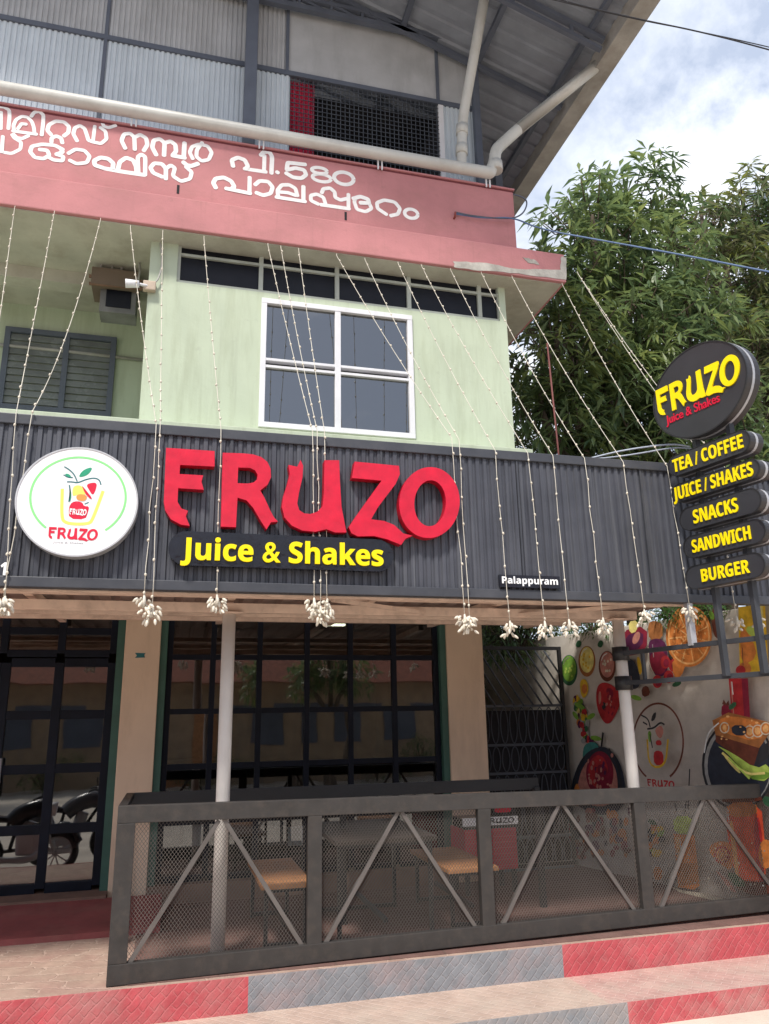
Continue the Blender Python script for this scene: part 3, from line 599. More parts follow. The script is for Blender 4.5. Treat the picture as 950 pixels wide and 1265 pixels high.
for px, py in ((166, 146), (323, 174), (469, 200), (602, 222)):
    p = onY(px, py, PY-.02); c = MB()
    for s in (-.022, .022): c.box((p.x+s-.008, PY-.04, p.z-.11), (p.x+s+.008, PY-.028, zl-.06))
    c.tube([(p.x, PYP, zl)]*1+[(p.x+.001, PYP, zl)], .07, 12) if False else None
    part(c, 'pipe_bracket', MT['white'], pipe)

# ================================================================== signboard over the shop
FY = 5.40; FZ1 = onY(400, 540, FY).z; FZ0 = onY(400, 734, FY).z; FX0, FX1 = -3.2, 5.7
fas = thing('signboard', 'long charcoal ribbed metal signboard above the shop front', 'signboard', (1.2, FY, FZ0))
fb = MB(); ribbed(fb, FX0, FX1, FZ0+.03, FZ1-.03, FY+.02, .062, .014); fb.build('ribbed_cladding', MT['clad'], fas)
MB().box((FX0, FY+.03, FZ0+.02), (FX1, FY+.07, FZ1-.02)).build('backing', MT['trim'], fas)
for jx in (-1.95, -.82, .31, 1.44, 2.57, 3.70, 4.83): MB().box((jx-.006, FY-.002, FZ0+.07), (jx+.010, FY+.02, FZ1-.075)).build('sheet_joint', MT['trim'], fas)
MB().box((FX0, FY-.012, FZ1-.075), (FX1, FY+.10, FZ1), .006).build('top_trim', MT['trim'], fas)
MB().box((FX0, FY-.012, FZ0), (FX1, FY+.08, FZ0+.07), .006).build('bottom_trim', MT['trim'], fas)
# ---- big letters, outlines measured on the board
A8 = lambda x, y: (195+x/2.4675, 545+y/2.4675)
LETY = FY-.075
LET = {
 'F': [[(25, 20), (173, 30), (173, 77), (68, 72), (66, 100), (138, 104), (133, 123), (140, 148), (62, 143), (60, 185), (72, 205), (92, 212), (85, 228), (97, 258), (70, 254), (40, 238), (22, 210), (18, 185)]],
 'R': [[(198, 35), (260, 37), (290, 40), (315, 48), (334, 63), (344, 85), (345, 110), (335, 132), (312, 150), (325, 172), (343, 212), (354, 232), (366, 245), (345, 247), (331, 269), (312, 240), (290, 202), (270, 180), (243, 172), (238, 262), (192, 260)],
       [(245, 80), (280, 81), (296, 88), (304, 102), (302, 117), (291, 126), (275, 129), (243, 128)]],
 'U': [[(398, 72), (425, 78), (435, 57), (443, 75), (441, 110), (430, 158), (425, 190), (431, 210), (446, 220), (465, 222), (486, 215), (502, 198), (506, 160), (508, 58), (553, 58), (555, 120), (560, 200), (575, 278), (540, 278), (514, 268), (480, 276), (440, 272), (408, 257), (386, 232), (378, 200), (382, 170), (395, 130), (402, 100)]],
 'Z': [[(600, 62), (735, 75), (738, 100), (725, 130), (672, 200), (650, 238), (690, 243), (720, 255), (748, 281), (777, 288), (755, 297), (742, 316), (700, 299), (660, 289), (610, 290), (590, 280), (582, 262), (600, 235), (682, 120), (592, 112)]],
 'O': [[(828+92*math.cos(t)-8*math.sin(t), 187+108*math.sin(t)+6*math.cos(t)) for t in [i*math.pi/24 for i in range(48)]], [(830+48*math.cos(t)-5*math.sin(t), 189+70*math.sin(t)+4*math.cos(t)) for t in [i*math.pi/24 for i in range(48)]]],
}
lt = thing('channel_letters', 'five large crimson raised letters reading FRUZO on the charcoal signboard', 'sign', (1.6, LETY, 2.9))
LETW = {}
for ch in 'FRUZO':
    loops = [[onY(*A8(*p), LETY) for p in l] for l in LET[ch]]
    LETW[ch] = [[(p.x, p.z) for p in l] for l in loops]
    o = MB().prism([[p+Vector((0, .012, 0)) for p in l] for l in loops], (0, .065, 0)).build('letter', MT['redside'], lt); o['label'] = 'crimson letter '+ch
    MB().prism(loops, (0, .011, 0)).build('face', MT['redacryl'], o)
LX0 = min(x for l in LETW['F'] for x, z in l[0:1] or l); allx = [p[0] for c in LETW.values() for l in c for p in l]; allz = [p[1] for c in LETW.values() for l in c for p in l]
LB = (min(allx), max(allx), min(allz), max(allz))
def logo_word(mb, f, x0, x1, z0, z1, depth):
    """the same five letters at another size; f(x, z) gives the point"""
    for ch in 'FRUZO':
        mb.prism([[f(x0+(x-LB[0])/(LB[1]-LB[0])*(x1-x0), z0+(z-LB[2])/(LB[3]-LB[2])*(z1-z0)) for x, z in l] for l in LETW[ch]], depth)
def stadium(x0, x1, z0, z1, f, n=12):
    r = (z1-z0)/2; c = (z0+z1)/2; p = []
    for i in range(n+1): t = -math.pi/2+math.pi*i/n; p.append(f(x1-r+r*math.cos(t), c+r*math.sin(t)))
    for i in range(n+1): t = math.pi/2+math.pi*i/n; p.append(f(x0+r+r*math.cos(t), c+r*math.sin(t)))
    return p
# ---- slogan board
SY = FY-.06
l_, r_ = onY(208, 678, SY), onY(486, 685, SY); zc = (l_.z+r_.z)/2; hb = (onY(347, 662, SY).z-onY(347, 703, SY).z)/2
sb = thing('slogan_board', 'black rounded board with yellow lettering Juice & Shakes under the red letters', 'sign', ((l_.x+r_.x)/2, SY, zc))
MB().prism([stadium(l_.x, r_.x, zc-hb, zc+hb, lambda x, z: Vector((x, SY, z)))], (0, .055, 0)).build('board', MT['boardblack'], sb)
tm = MB(); a, b = onY(223, 690, SY-.02), onY(474, 697, SY-.02); put_text(tm, bold('Juice ')+'&'+bold(' Shakes'), (a.x, SY-.018, (a.z+b.z)/2-.008), (1, 0, 0), (0, 0, 1), b.x-a.x, onY(360, 668, SY).z-onY(360, 694, SY).z, (0, .017, 0), offset=.012)
tm.build('lettering', MT['yellow'], sb)
# ---- place plate and the end of the telephone number
pp_ = thing('place_plate', 'small black plate with white lettering Palappuram at the lower right of the signboard', 'sign', tuple(onY(654, 718, FY-.03)))
a, b = onY(617, 716, FY-.03), onY(692, 721, FY-.03); z0, z1 = onY(654, 726, FY-.03).z, onY(654, 711, FY-.03).z
MB().box((a.x, FY-.03, z0), (b.x, FY-.008, z1)).build('plate', MT['boardblack'], pp_)
tm = MB(); put_text(tm, bold('Palappuram'), (a.x+.02, FY-.034, z0+.028), (1, 0, 0), (0, 0, 1), b.x-a.x-.04, (z1-z0)*.56, (0, .003, 0), offset=.006); tm.build('lettering', MT['vwhite'], pp_)
nb = thing('number_plate', 'white numerals of a telephone number cut off at the left edge of the signboard', 'sign', tuple(onY(3, 704, FY-.03)))
tm = MB(); a = onY(-1, 710, FY-.03); put_text(tm, bold('1'), (a.x, FY-.02, a.z), (1, 0, 0), (0, 0, 1), .035, .085, (0, .012, 0), offset=.01); tm.build('lettering', MT['vwhite'], nb)
# ---- round logo sign
DY = FY-.09
dc = onY(96, 619, DY); dr = (onY(171, 623, DY).x-onY(21, 615, DY).x)/2; dh = (onY(96, 552, DY).z-onY(96, 686, DY).z)/2
rd = thing('round_sign', 'round white sign with a green ring and a cup of fruit over the word FRUZO', 'sign', tuple(dc))
MB().prism([ell(dc, dr, dh, 72)], (0, .09, 0)).build('disc', MT['signwhite'], rd)
MB().prism([ell(dc+Vector((0, -.004, 0)), dr*1.012, dh*1.012, 72), ell(dc+Vector((0, -.004, 0)), dr*.985, dh*.985, 72)], (0, .098, 0)).build('rim', MT['rimgrey'], rd)
C7 = lambda x, y, k=1: Vector((dc.x+(x-452)/450*dr, DY-.0015*k, dc.z+(430-y)/400*dh))
def stroke(mb, pts, w, k, it=2): mb.prism([ribbon(smooth2([C7(x, y, k) for x, y in pts], False, it), w*dr/450, (0, -1, 0))], (0, .0012, 0))
def blob(mb, pts, k, it=2, m_=C7): mb.prism([smooth2([m_(x, y, k) for x, y in pts], True, it)], (0, .0012, 0))
g = MB(); ring = [(457+353*math.cos(t), 400-298*math.sin(t)) for t in [R(-52)+i*R(284)/60 for i in range(61)]]; stroke(g, ring, 17, 1, 0); g.build('green_ring', MT['lgreen'], rd)
g = MB(); stroke(g, [(330, 345), (345, 560), (375, 592), (450, 600), (545, 592), (572, 570), (635, 345)], 24, 1); g.build('cup_outline', MT['lyellow'], rd)
g = MB(); blob(g, [(390, 480), (410, 440), (450, 430), (490, 440), (500, 465), (542, 465), (535, 510), (520, 562), (400, 562)], 1, 1); g.build('cup_label', MT['vred'], rd)
tm = MB(); logo_word(tm, lambda x, z: Vector((dc.x+x, DY-.0045, dc.z+z)), (400-452)/450*dr, (525-452)/450*dr, (430-538)/400*dh, (430-488)/400*dh, (0, .001, 0)); tm.build('cup_lettering', MT['vwhite'], rd)
for pts, w_, k_ in (([(360, 292), (400, 290), (440, 296), (500, 265), (560, 250), (600, 262), (615, 300)], 10, 1), ([(380, 315), (392, 370), (388, 440)], 9, 2), ([(435, 285), (410, 235), (370, 200), (330, 180)], 9, 2), ([(330, 240), (360, 258), (400, 258)], 9, 1), ([(505, 450), (535, 435)], 8, 1)):
    g = MB(); stroke(g, pts, w_, k_); g.build('stem_drawing', MT['navyteal'], rd)
for pts, k_ in (([(440, 250), (470, 195), (545, 165), (520, 225), (470, 250)], 1), ([(335, 232), (370, 232), (392, 256), (360, 256)], 2), ([(385, 330), (404, 390), (395, 450), (386, 400)], 2)):
    g = MB(); blob(g, pts, k_); g.build('leaf_drawing', MT['dgreen'], rd)
g = MB(); blob(g, [(500, 300), (585, 280), (580, 340), (560, 385), (530, 345)], 1); blob(g, [(470, 310), (500, 340), (560, 405), (545, 412), (500, 370)], 2, 1); g.build('melon_drawing', MT['vred'], rd)
g = MB(); blob(g, [(405, 330), (440, 310), (480, 320), (520, 380), (440, 385), (410, 400)], 1); g.build('mango_drawing', MT['lyellow'], rd)
g = MB(); blob(g, [(435, 400), (455, 378), (500, 380), (522, 395), (505, 430), (450, 425)], 2); g.build('orange_drawing', MT['orange'], rd)
tm = MB(); logo_word(tm, lambda x, z: Vector((dc.x+x, DY-.003, dc.z+z)), (262-452)/450*dr, (622-452)/450*dr, (430-722)/400*dh, (430-628)/400*dh, (0, .003, 0)); tm.build('lettering', MT['vred'], rd)
tm = MB(); a = C7(300, 742, 1); put_text(tm, 'Juice & Shakes', a, (1, 0, 0), (0, 0, 1), 220/450*dr, .014, (0, .001, 0), ref='H', offset=0); tm.build('slogan', MT['rimgrey'], rd)

# ================================================================== canopy and its poles
can = thing('canopy', 'flat porch canopy of pinkish steel tubes behind the signboard', 'canopy', (1, 6.4, 2.5))
CX1 = 3.98; BZ = onY(285, 757, 6.27).z
for y, z, h in ((5.52, FZ0-.01, .06), (5.86, FZ0+.03, .05), (6.27, BZ, .075), (6.75, BZ+.03, .05), (7.3, BZ+.06, .05)): MB().box((-3, y-.03, z), (CX1+.1, y+.03, z+h), .004).build('cross_tube', MT['beam'], can)
for x in (-2.4, -1.1, .4, 1.55, 2.7, 3.86): MB().hexa([(x-.03, 5.56, FZ0+.06), (x+.03, 5.56, FZ0+.06), (x-.03, 8.15, BZ+.13), (x+.03, 8.15, BZ+.13), (x-.03, 5.56, FZ0+.12), (x+.03, 5.56, FZ0+.12), (x-.03, 8.15, BZ+.19), (x+.03, 8.15, BZ+.19)]).build('rafter_tube', MT['beam'], can)
cs = MB(); prof = []; x = -3.2
while x < 4.45: prof += [(x, 0), (x+.09, 0), (x+.11, .02), (x+.15, .02), (x+.17, 0)]; x += .17
n = len(prof)
cs.add([(a, y, z+o) for y, z in ((5.50, FZ0+.13), (8.18, BZ+.2)) for a, o in prof]+[(a, y, z+o+.003) for y, z in ((5.50, FZ0+.13), (8.18, BZ+.2)) for a, o in prof], [(i, i+1, n+i+1, n+i) for i in range(n-1)]+[(2*n+i+1, 2*n+i, 3*n+i, 3*n+i+1) for i in range(n-1)])
cs.build('roof_sheet', MT['ceil'], can)
zz = MB(); zz.bar((1.1, 5.6, BZ+.02), (2.0, 6.2, BZ+.02), .03, .03); zz.build('diagonal_brace', MT['beam'], can); MB().bar((2.9, 6.25, BZ+.02), (3.85, 5.6, FZ0+.02), .03, .03).build('diagonal_brace', MT['beam'], can)
tb = MB(); a, b = onY(0, 752, 6.9), onY(160, 756, 6.9); tb.tube([(-3, 6.9, a.z), (b.x, 6.9, b.z)], .018); tb.build('conduit', MT['beam'], can)
fl = onY(262, 765, 6.2); 
POLES = [(.39, 6.27, 'white painted steel pole standing behind the left bay of the railing'), (3.88, 6.25, 'white painted steel pole clamped to the sign frame by the mural wall')]
for i, (x, y, lab) in enumerate(POLES):
    t = thing('support_pole', lab, 'pole', (x, y, 0), 'poles holding up the canopy')
    MB().tube([(x, y, 0), (x, y, BZ)], .052, 20).build('shaft', MT['pole'], t)
    MB().box((x-.1, y-.09, BZ-.012), (x+.1, y+.09, BZ), .003).build('cap_plate', MT['beam'], t)
    MB().tube([(x, y, 0), (x, y, .04)], .085, 16).build('base_plate', MT['blacksteel'], t)

# ================================================================== railing
RA, RB = Vector((-.335, 5.865, 0)), Vector((5.10, 6.03, 0)); rdir = (RB-RA).normalized(); rn = Vector((rdir.y, -rdir.x, 0))     # rn points to the street
def onR(px, py): d = ray(px, py); t = rn.dot(RA-EYE)/rn.dot(d); p = EYE+d*t; return (p-RA).dot(rdir), p.z
RZ1 = lambda s: 1.105-.012*s; RZ0 = .005; RL = (RB-RA).length
def RP(s, z, off=0): p = RA+rdir*s-rn*off; return Vector((p.x, p.y, z))
ra = thing('railing', 'low dark steel railing with expanded mesh panels and inverted V braces along the platform edge', 'railing', tuple(RA))
def rbox(s0, s1, z0a, z0b, z1a, z1b, o0, o1, bev=.005): return MB().hexa([RP(s0, z0a, o0), RP(s1, z0b, o0), RP(s0, z0a, o1), RP(s1, z0b, o1), RP(s0, z1a, o0), RP(s1, z1b, o0), RP(s0, z1a, o1), RP(s1, z1b, o1)], bev)
TR = .115
rbox(0, RL, RZ1(0)-TR, RZ1(RL)-TR, RZ1(0), RZ1(RL), 0, .06).build('top_rail', MT['rail'], ra)
rbox(0, RL, RZ0, RZ0+.03, RZ0+.125, RZ0+.145, 0, .06).build('bottom_rail', MT['rail'], ra)
ps = [onR(p, q)[0] for p, q in ((389, 1095), (602, 1080), (797, 1065))]
for s, w in [(.06, .12)]+[(p, .105) for p in ps]: rbox(s-w/2, s+w/2, RZ0+.125, RZ0+.126, RZ1(s)-TR, RZ1(s)-TR, .001, .058).build('post', MT['rail'], ra)
def brace(p, q):
    (s0, z0), (s1, z1) = onR(*p), onR(*q); MB().bar(RP(s0, z0, .03), RP(s1, z1, .03), .03, .022, up=-rn, bev=.002).build('brace', MT['brace'], ra)
for p, q in (((158, 1194), (271, 1014)), ((277, 1012), (378, 1176)), ((400, 1172), (493, 1003)), ((497, 1003), (596, 1157)), ((618, 1155), (692, 995)), ((697, 994), (794, 1137)), ((815, 1135), (872, 985)), ((876, 985), (958, 1100))): brace(p, q)
edges_ = [.12]+sum([[p-.05, p+.05] for p in ps], [])+[RL]
for a, b in zip(edges_[::2], edges_[1::2]):
    mm = MB(); z = RZ0+.10; row = 0; PIT, AMP, SW = .0245, .0080, .0033
    top = RZ1(b)-TR+.03
    while z < top:
        n = int((b-a)/(PIT/2)); ph = row % 2; off = .040
        c = [(a+i*PIT/2, z+(AMP if (i+ph) % 2 else -AMP)*.96) for i in range(n+1)]
        vs = [RP(s, q+SW/2, off) for s, q in c]+[RP(s, q-SW/2, off) for s, q in c]+[RP(s, q+SW/2, off+.004) for s, q in c]+[RP(s, q-SW/2, off+.004) for s, q in c]; m_ = n+1
        fs = []
        for i in range(n): fs += [(i, i+1, m_+i+1, m_+i), (2*m_+i+1, 2*m_+i, 3*m_+i, 3*m_+i+1), (i+1, i, 2*m_+i, 2*m_+i+1)]
        mm.add(vs, fs); z += AMP*2; row += 1
    o = mm.build('mesh_panel', MT['mesh'], ra)
# the railing returns to the wall at its left end and has a second rail behind; their shade is put in as black
re_ = RA+Vector((.02, .95, 0))
MB().bar((RA.x+.03, RA.y+.06, RZ1(0)-.02), (RA.x+.03, 6.85, RZ1(0)-.02), .06, .04, bev=.003).build('return_rail', MT['blacksteel'], ra)
MB().bar((RA.x, 6.88, RZ1(0)-.05), (3.3, 6.93, RZ1(0)-.06), .05, .10, bev=.003).build('rear_rail', MT['blacksteel'], ra)
for x in (RA.x+.03, 1.45, 3.27): MB().box((x-.025, 6.88, .004), (x+.025, 6.93, RZ1(0)-.09)).build('rear_post', MT['blacksteel'], ra)

# ================================================================== benches, table, cabinet on the porch
def bench(name, lab, x0, x1, y0, y1, zt, top, group=None, cat='bench', zl=.42):
    t = thing(name, lab, cat, ((x0+x1)/2, (y0+y1)/2, 0), group)
    MB().box((x0, y0, zt-.035), (x1, y1, zt), .004).build('top', top, t)
    f = MB()
    for y in (y0+.06, y1-.06): f.bar((x0+.03, y, .03), (x1-.03, y, .03), .03, .03); f.bar((x0+.03, y, zt-.05), (x1-.03, y, zt-.05), .03, .03)
    f.bar(((x0+x1)/2, y0+.06, .16), ((x0+x1)/2, y1-.06, .16), .03, .03); f.build('frame', MT['blacksteel'], t)
    for x in (x0+.045, x1-.045):
        for y in (y0+.06, y1-.06): MB().box((x-.015, y-.015, .005), (x+.015, y+.015, zt-.035)).build('leg', MT['blacksteel'], t)
    return t
bench('bench', 'orange wooden bench behind the left bay of the railing', .70, 1.09, 6.32, 7.45, .455, MT['wood'], 'wooden benches on the porch')
bench('bench', 'orange wooden bench behind the middle bay of the railing, nearer the red cabinet', 2.22, 2.66, 6.42, 7.5, .455, MT['wood'], 'wooden benches on the porch')
bench('table', 'dark topped metal table between the two wooden benches', 1.24, 2.06, 6.2, 7.4, .75, MT['darktop'], None, 'table')
cb = thing('counter_cabinet', 'red ribbed cabinet with a white name strip on top beside the tan pillar', 'cabinet', (3.1, 7.55, 0))
zc0, zc1 = onY(640, 1073, 7.5).z, onY(640, 1022, 7.5).z; cxa, cxb = onY(574, 1040, 7.5).x, onY(639, 1045, 7.5).x
kb = MB(); kb.box((cxa, 7.5, zc0), (cxb, 7.9, zc1), .008)
for i in range(7): z = zc0+.03+i*(zc1-zc0-.06)/6; kb.box((cxa+.01, 7.488, z-.012), (cxb-.01, 7.499, z+.012), .004)
kb.build('ribbed_body', MT['cabred'], cb)
z0, z1 = onY(615, 1019, 7.47).z, onY(615, 1009, 7.47).z
MB().box((cxa-.02, 7.47, z0), (cxb+.01, 7.49, z1)).build('name_strip', MT['vwhite'], cb)
tm = MB(); logo_word(tm, lambda x, z: Vector((x, 7.467, z)), cxa+.2, cxb-.03, z0+.008, z1-.008, (0, .002, 0)); tm.build('lettering', MT['boardblack'], cb)
z2, z3 = onY(620, 1004, 7.47).z, onY(620, 997, 7.47).z
MB().prism([stadium(onY(611, 1000, 7.5).x, onY(631, 1000, 7.5).x, z2, z3, lambda x, z: Vector((x, 7.49, z)))], (0, .02, 0)).build('emblem', MT['vred'], cb)
MB().box((cxa+.02, 7.51, zc1), (cxb-.02, 7.88, zc1+.09)).build('head_box', MT['boardblack'], cb)
for x in (cxa+.03, cxb-.03):
    for y in (7.54, 7.86): MB().box((x-.02, y-.02, .005), (x+.02, y+.02, zc0)).build('leg', MT['blacksteel'], cb)
# paper notices inside the shop window
for k, (px0, px1) in enumerate(((196, 222), (226, 250), (330, 352), (356, 374), (402, 418), (424, 436), (442, 456), (462, 482))):
    a, b = onY(px0, 1031, YF+.10), onY(px1, 1031, YF+.10)
    if any(abs(x-(a.x+b.x)/2) < .05 for x in win_x): continue
    tag(MB().box((a.x, YF+.115, a.z-.11), (b.x, YF+.117, a.z+.07+.02*(k % 3))).build('paper_notice', MT['vwhite']), 'pale paper notice in the lowest row of panes of the shop window', 'notice', 'paper notices in the shop window')

# ================================================================== boundary wall with its mural
WA = Vector((4.72, 7.81, 0)); wd = (Vector((5.07, 6.22, 0))-WA).normalized(); wn = Vector((wd.y, -wd.x, 0))           # wn points to the porch (left)
if wn.x > 0: wn = -wn
def onW(px, py, k=0): d = ray(px, py); p0 = WA+wn*(.0012*k); return EYE+d*(wn.dot(p0-EYE)/wn.dot(d))
def WP(s, z, o=0): p = WA+wd*s+wn*o; return Vector((p.x, p.y, z))
bw = thing('boundary_wall', 'concrete boundary wall painted with a fruit and juice mural beside the porch', 'wall', tuple(WA))
wz = onW(740, 778).z
MB().hexa([WP(-3, -.3, 0), WP(2.35, -.3, 0), WP(-3, -.3, -.2), WP(2.35, -.3, -.2), WP(-3, wz, 0), WP(2.35, wz, 0), WP(-3, wz, -.2), WP(2.35, wz, -.2)], .01).build('wall', MT['concrete'], bw)
mcol = {'k': (.025, .025, .03), 'r': (.42, .025, .03), 'dr': (.22, .012, .035), 'pu': (.09, .012, .06), 'o': (.60, .20, .045), 'lo': (.78, .42, .16), 'y': (.66, .42, .03), 'ly': (.72, .62, .20), 'g': (.16, .32, .04), 'dg': (.03, .11, .05), 'lg': (.42, .56, .10), 'w': (.66, .66, .66), 'b': (.34, .13, .04), 'db': (.13, .035, .02), 'pk': (.48, .20, .16), 'te': (.05, .22, .20), 'c': (.62, .56, .44), 'n': (.025, .03, .045), 's': (.30, .30, .29), 'ro': (.70, .09, .035)}
mk = list(mcol); mats_ = [M('mural paint '+k, c, .75, var=.28, scale=14, bump=.12) for k, c in mcol.items()]
mu = MB(); MK = [1]
def paint(c, pts, it=2, k=None):
    MK[0] += .35; kk = MK[0] if k is None else k; mu.cur = mk.index(c); mu.sheet([smooth2([onW(x, y, kk) for x, y in pts], True, it)])
def pel(c, x, y, a, b, rot=0, n=30): MK[0] += .35; mu.cur = mk.index(c); mu.sheet([[onW(x+a*math.cos(t)*math.cos(rot)-b*math.sin(t)*math.sin(rot), y+a*math.cos(t)*math.sin(rot)+b*math.sin(t)*math.cos(rot), MK[0]) for t in [2*math.pi*i/n for i in range(n)]]])
def pst(c, pts, w, it=2): MK[0] += .35; mu.cur = mk.index(c); mu.sheet([ribbon(smooth2([onW(x, y, MK[0]) for x, y in pts], False, it), w, wn)])
# bowls and spices at the back
for c1, c2, x, y in (('dg', 'g', 703, 827), ('b', 'ly', 725, 816), ('db', 'pk', 750, 822)):
    pel(c1, x, y+1, 10.5, 19); pel(c2, x, y-1, 8.6, 16)
    for i in range(9): pel({'g': 'lg', 'ly': 'y', 'pk': 'c'}[c2], x+random.uniform(-5, 5), y+random.uniform(-10, 9), 1.2, 1.8, n=8)
for x, y in ((714, 795), (741, 795)): paint('dg', [(x-4, y+3), (x, y-5), (x+5, y-2), (x+2, y+6)])
paint('y', [(716, 840), (724, 838), (728, 852), (722, 864), (717, 858)]); pel('o', 722, 851, 3.5, 6)
paint('r', [(737, 848), (745, 842), (757, 846), (768, 858), (764, 878), (752, 897), (742, 888), (736, 868)], 2); paint('dr', [(748, 850), (757, 850), (758, 862), (750, 864)]); pel('k', 746, 872, 2.5, 5); paint('pk', [(739, 858), (742, 852), (743, 866), (740, 872)])
for i in range(46):
    t = i/46; x = 712+t*14+random.uniform(-5, 6); y = 862+t*55+random.uniform(-6, 6); pel(random.choice(['y', 'r', 'pu', 'ly', 'dg', 'n', 'o', 's', 'g']), x, y, random.uniform(1.2, 3.6), random.uniform(2, 5.5), n=10)
paint('te', [(722, 918), (738, 916), (741, 932), (736, 960), (724, 958), (719, 935)]); pst('k', [(745, 905), (742, 930)], .03)
paint('n', [(704, 990), (708, 958), (722, 930), (745, 920), (763, 934), (773, 965), (772, 1000), (740, 1010)], 2); paint('pk', [(712, 985), (716, 955), (728, 936), (748, 932), (760, 946), (764, 972), (760, 992), (736, 998)], 2)
pel('dr', 741, 955, 17, 27); pel('r', 739, 953, 12, 20); pel('dr', 743, 958, 8, 14)
for i in range(14): a_ = random.uniform(0, 6.28); rr = random.uniform(3, 13); pel(random.choice(['pk', 'pu', 'r']), 740+rr*math.cos(a_), 955+1.5*rr*math.sin(a_), 1.5, 3, n=8)
pst('k', [(711, 990), (710, 960), (722, 935)], .02); pst('k', [(752, 925), (764, 945), (768, 975)], .025); paint('o', [(708, 975), (714, 965), (718, 985), (712, 1000)])
for i in range(60): pel(random.choice(['pu', 'dr', 'n', 'db', 'pk', 'o']), random.uniform(704, 778), random.uniform(1000, 1060), random.uniform(2, 6), random.uniform(3, 8), n=10)
# dark fruit and the glasses behind the clamp
paint('dr', [(766, 780), (800, 772), (799, 806), (768, 812)], 1); paint('pu', [(771, 786), (795, 778), (794, 800), (772, 806)], 1); pel('pk', 786, 788, 4, 8, .4); paint('ly', [(776, 768), (788, 766), (787, 780), (778, 783)], 1)
paint('n', [(770, 818), (778, 812), (786, 820), (792, 840), (788, 852), (772, 850)], 2); paint('y', [(786, 812), (790, 811), (794, 828), (790, 836)], 1)
paint('b', [(800, 770), (808, 766), (820, 772), (818, 790), (802, 792)], 1)
paint('pu', [(800, 795), (806, 789), (816, 789), (824, 796), (826, 830), (814, 838), (802, 828)], 2); paint('dr', [(802, 806), (824, 804), (824, 828), (813, 835), (804, 826)], 1); pst('c', [(801, 800), (802, 822), (811, 838)], .012)
for x, y in ((812, 842), (826, 836), (822, 818), (832, 822), (838, 826)): pel('r', x, y, 6, 8); pel('dr', x+1, y+1, 3.5, 5)
paint('o', [(830, 812), (848, 818), (842, 836), (832, 838)], 1); paint('db', [(792, 850), (800, 846), (804, 858), (794, 862)], 1); paint('dg', [(822, 775), (828, 770), (832, 795), (826, 805)], 1)
# the big orange slice
pel('o', 851, 786, 28.5, 38); pel('lo', 851, 786, 26, 35); pel('o', 851, 786, 24.3, 32.8)
for i in range(11): a_ = i*2*math.pi/11+.2; pst('lo', [(851+3*math.cos(a_), 786+4*math.sin(a_)), (851+24*math.cos(a_), 786+32*math.sin(a_))], .012, 0)
for i in range(70): a_ = random.uniform(0, 6.28); rr = random.uniform(.25, .92); pel(random.choice(['lo', 'b', 'o']), 851+24*rr*math.cos(a_), 786+32*rr*math.sin(a_), .8, 2, a_, n=6)
pel('lo', 850, 787, 3.4, 4.5); paint('db', [(878, 752), (892, 750), (892, 788), (884, 789), (880, 778)], 1)
# juice carton and the red glasses
paint('y', [(912, 750), (945, 746), (950, 834), (914, 836)], 0); paint('ly', [(936, 748), (942, 747), (947, 833), (943, 834)], 0); paint('o', [(914, 770), (930, 790), (936, 812), (915, 824)], 1); paint('lg', [(920, 775), (934, 772), (938, 786), (926, 786)], 1)
pel('o', 920, 826, 8, 8); pel('r', 915, 828, 6, 6); pst('k', [(917, 800), (918, 822)], .006, 0)
paint('r', [(900, 838), (924, 838), (927, 895), (905, 895)], 0); paint('dr', [(916, 838), (924, 838), (927, 895), (920, 895)], 0); pst('pk', [(903, 842), (907, 892)], .012, 0)
paint('dr', [(890, 875), (896, 868), (904, 876), (904, 896), (894, 898)], 1); paint('db', [(892, 870), (894, 864), (897, 869), (900, 865), (901, 872)], 0)
# plate, chopping board, lime
pel('k', 912, 945, 45, 56); pel('s', 912, 945, 42, 53); pel('n', 913, 946, 39, 50)
paint('b', [(880, 890), (900, 880), (950, 892), (950, 907), (938, 924), (884, 908)], 0); paint('o', [(886, 890), (902, 883), (948, 894), (938, 918), (890, 904)], 1)
paint('db', [(884, 908), (938, 924), (930, 950), (884, 916)], 0); paint('k', [(938, 924), (950, 916), (950, 935), (932, 948)], 0)
for x, y, r1 in ((895, 899, 6), (926, 904, 7), (936, 903, 7), (946, 900, 7)): pel('c', x, y, r1, r1+1); pel('o', x, y, r1-1.4, r1-.4); pel('lo', x, y, r1-3.5, r1-2.5)
paint('n', [(903, 896), (922, 896), (922, 909), (905, 908)], 1)
paint('lg', [(884, 920), (898, 930), (914, 948), (926, 962), (950, 966), (950, 942), (934, 950), (905, 930)], 1); paint('ly', [(890, 926), (904, 938), (916, 955), (912, 955), (898, 940)], 1); paint('g', [(926, 958), (950, 952), (950, 962), (930, 964)], 1)
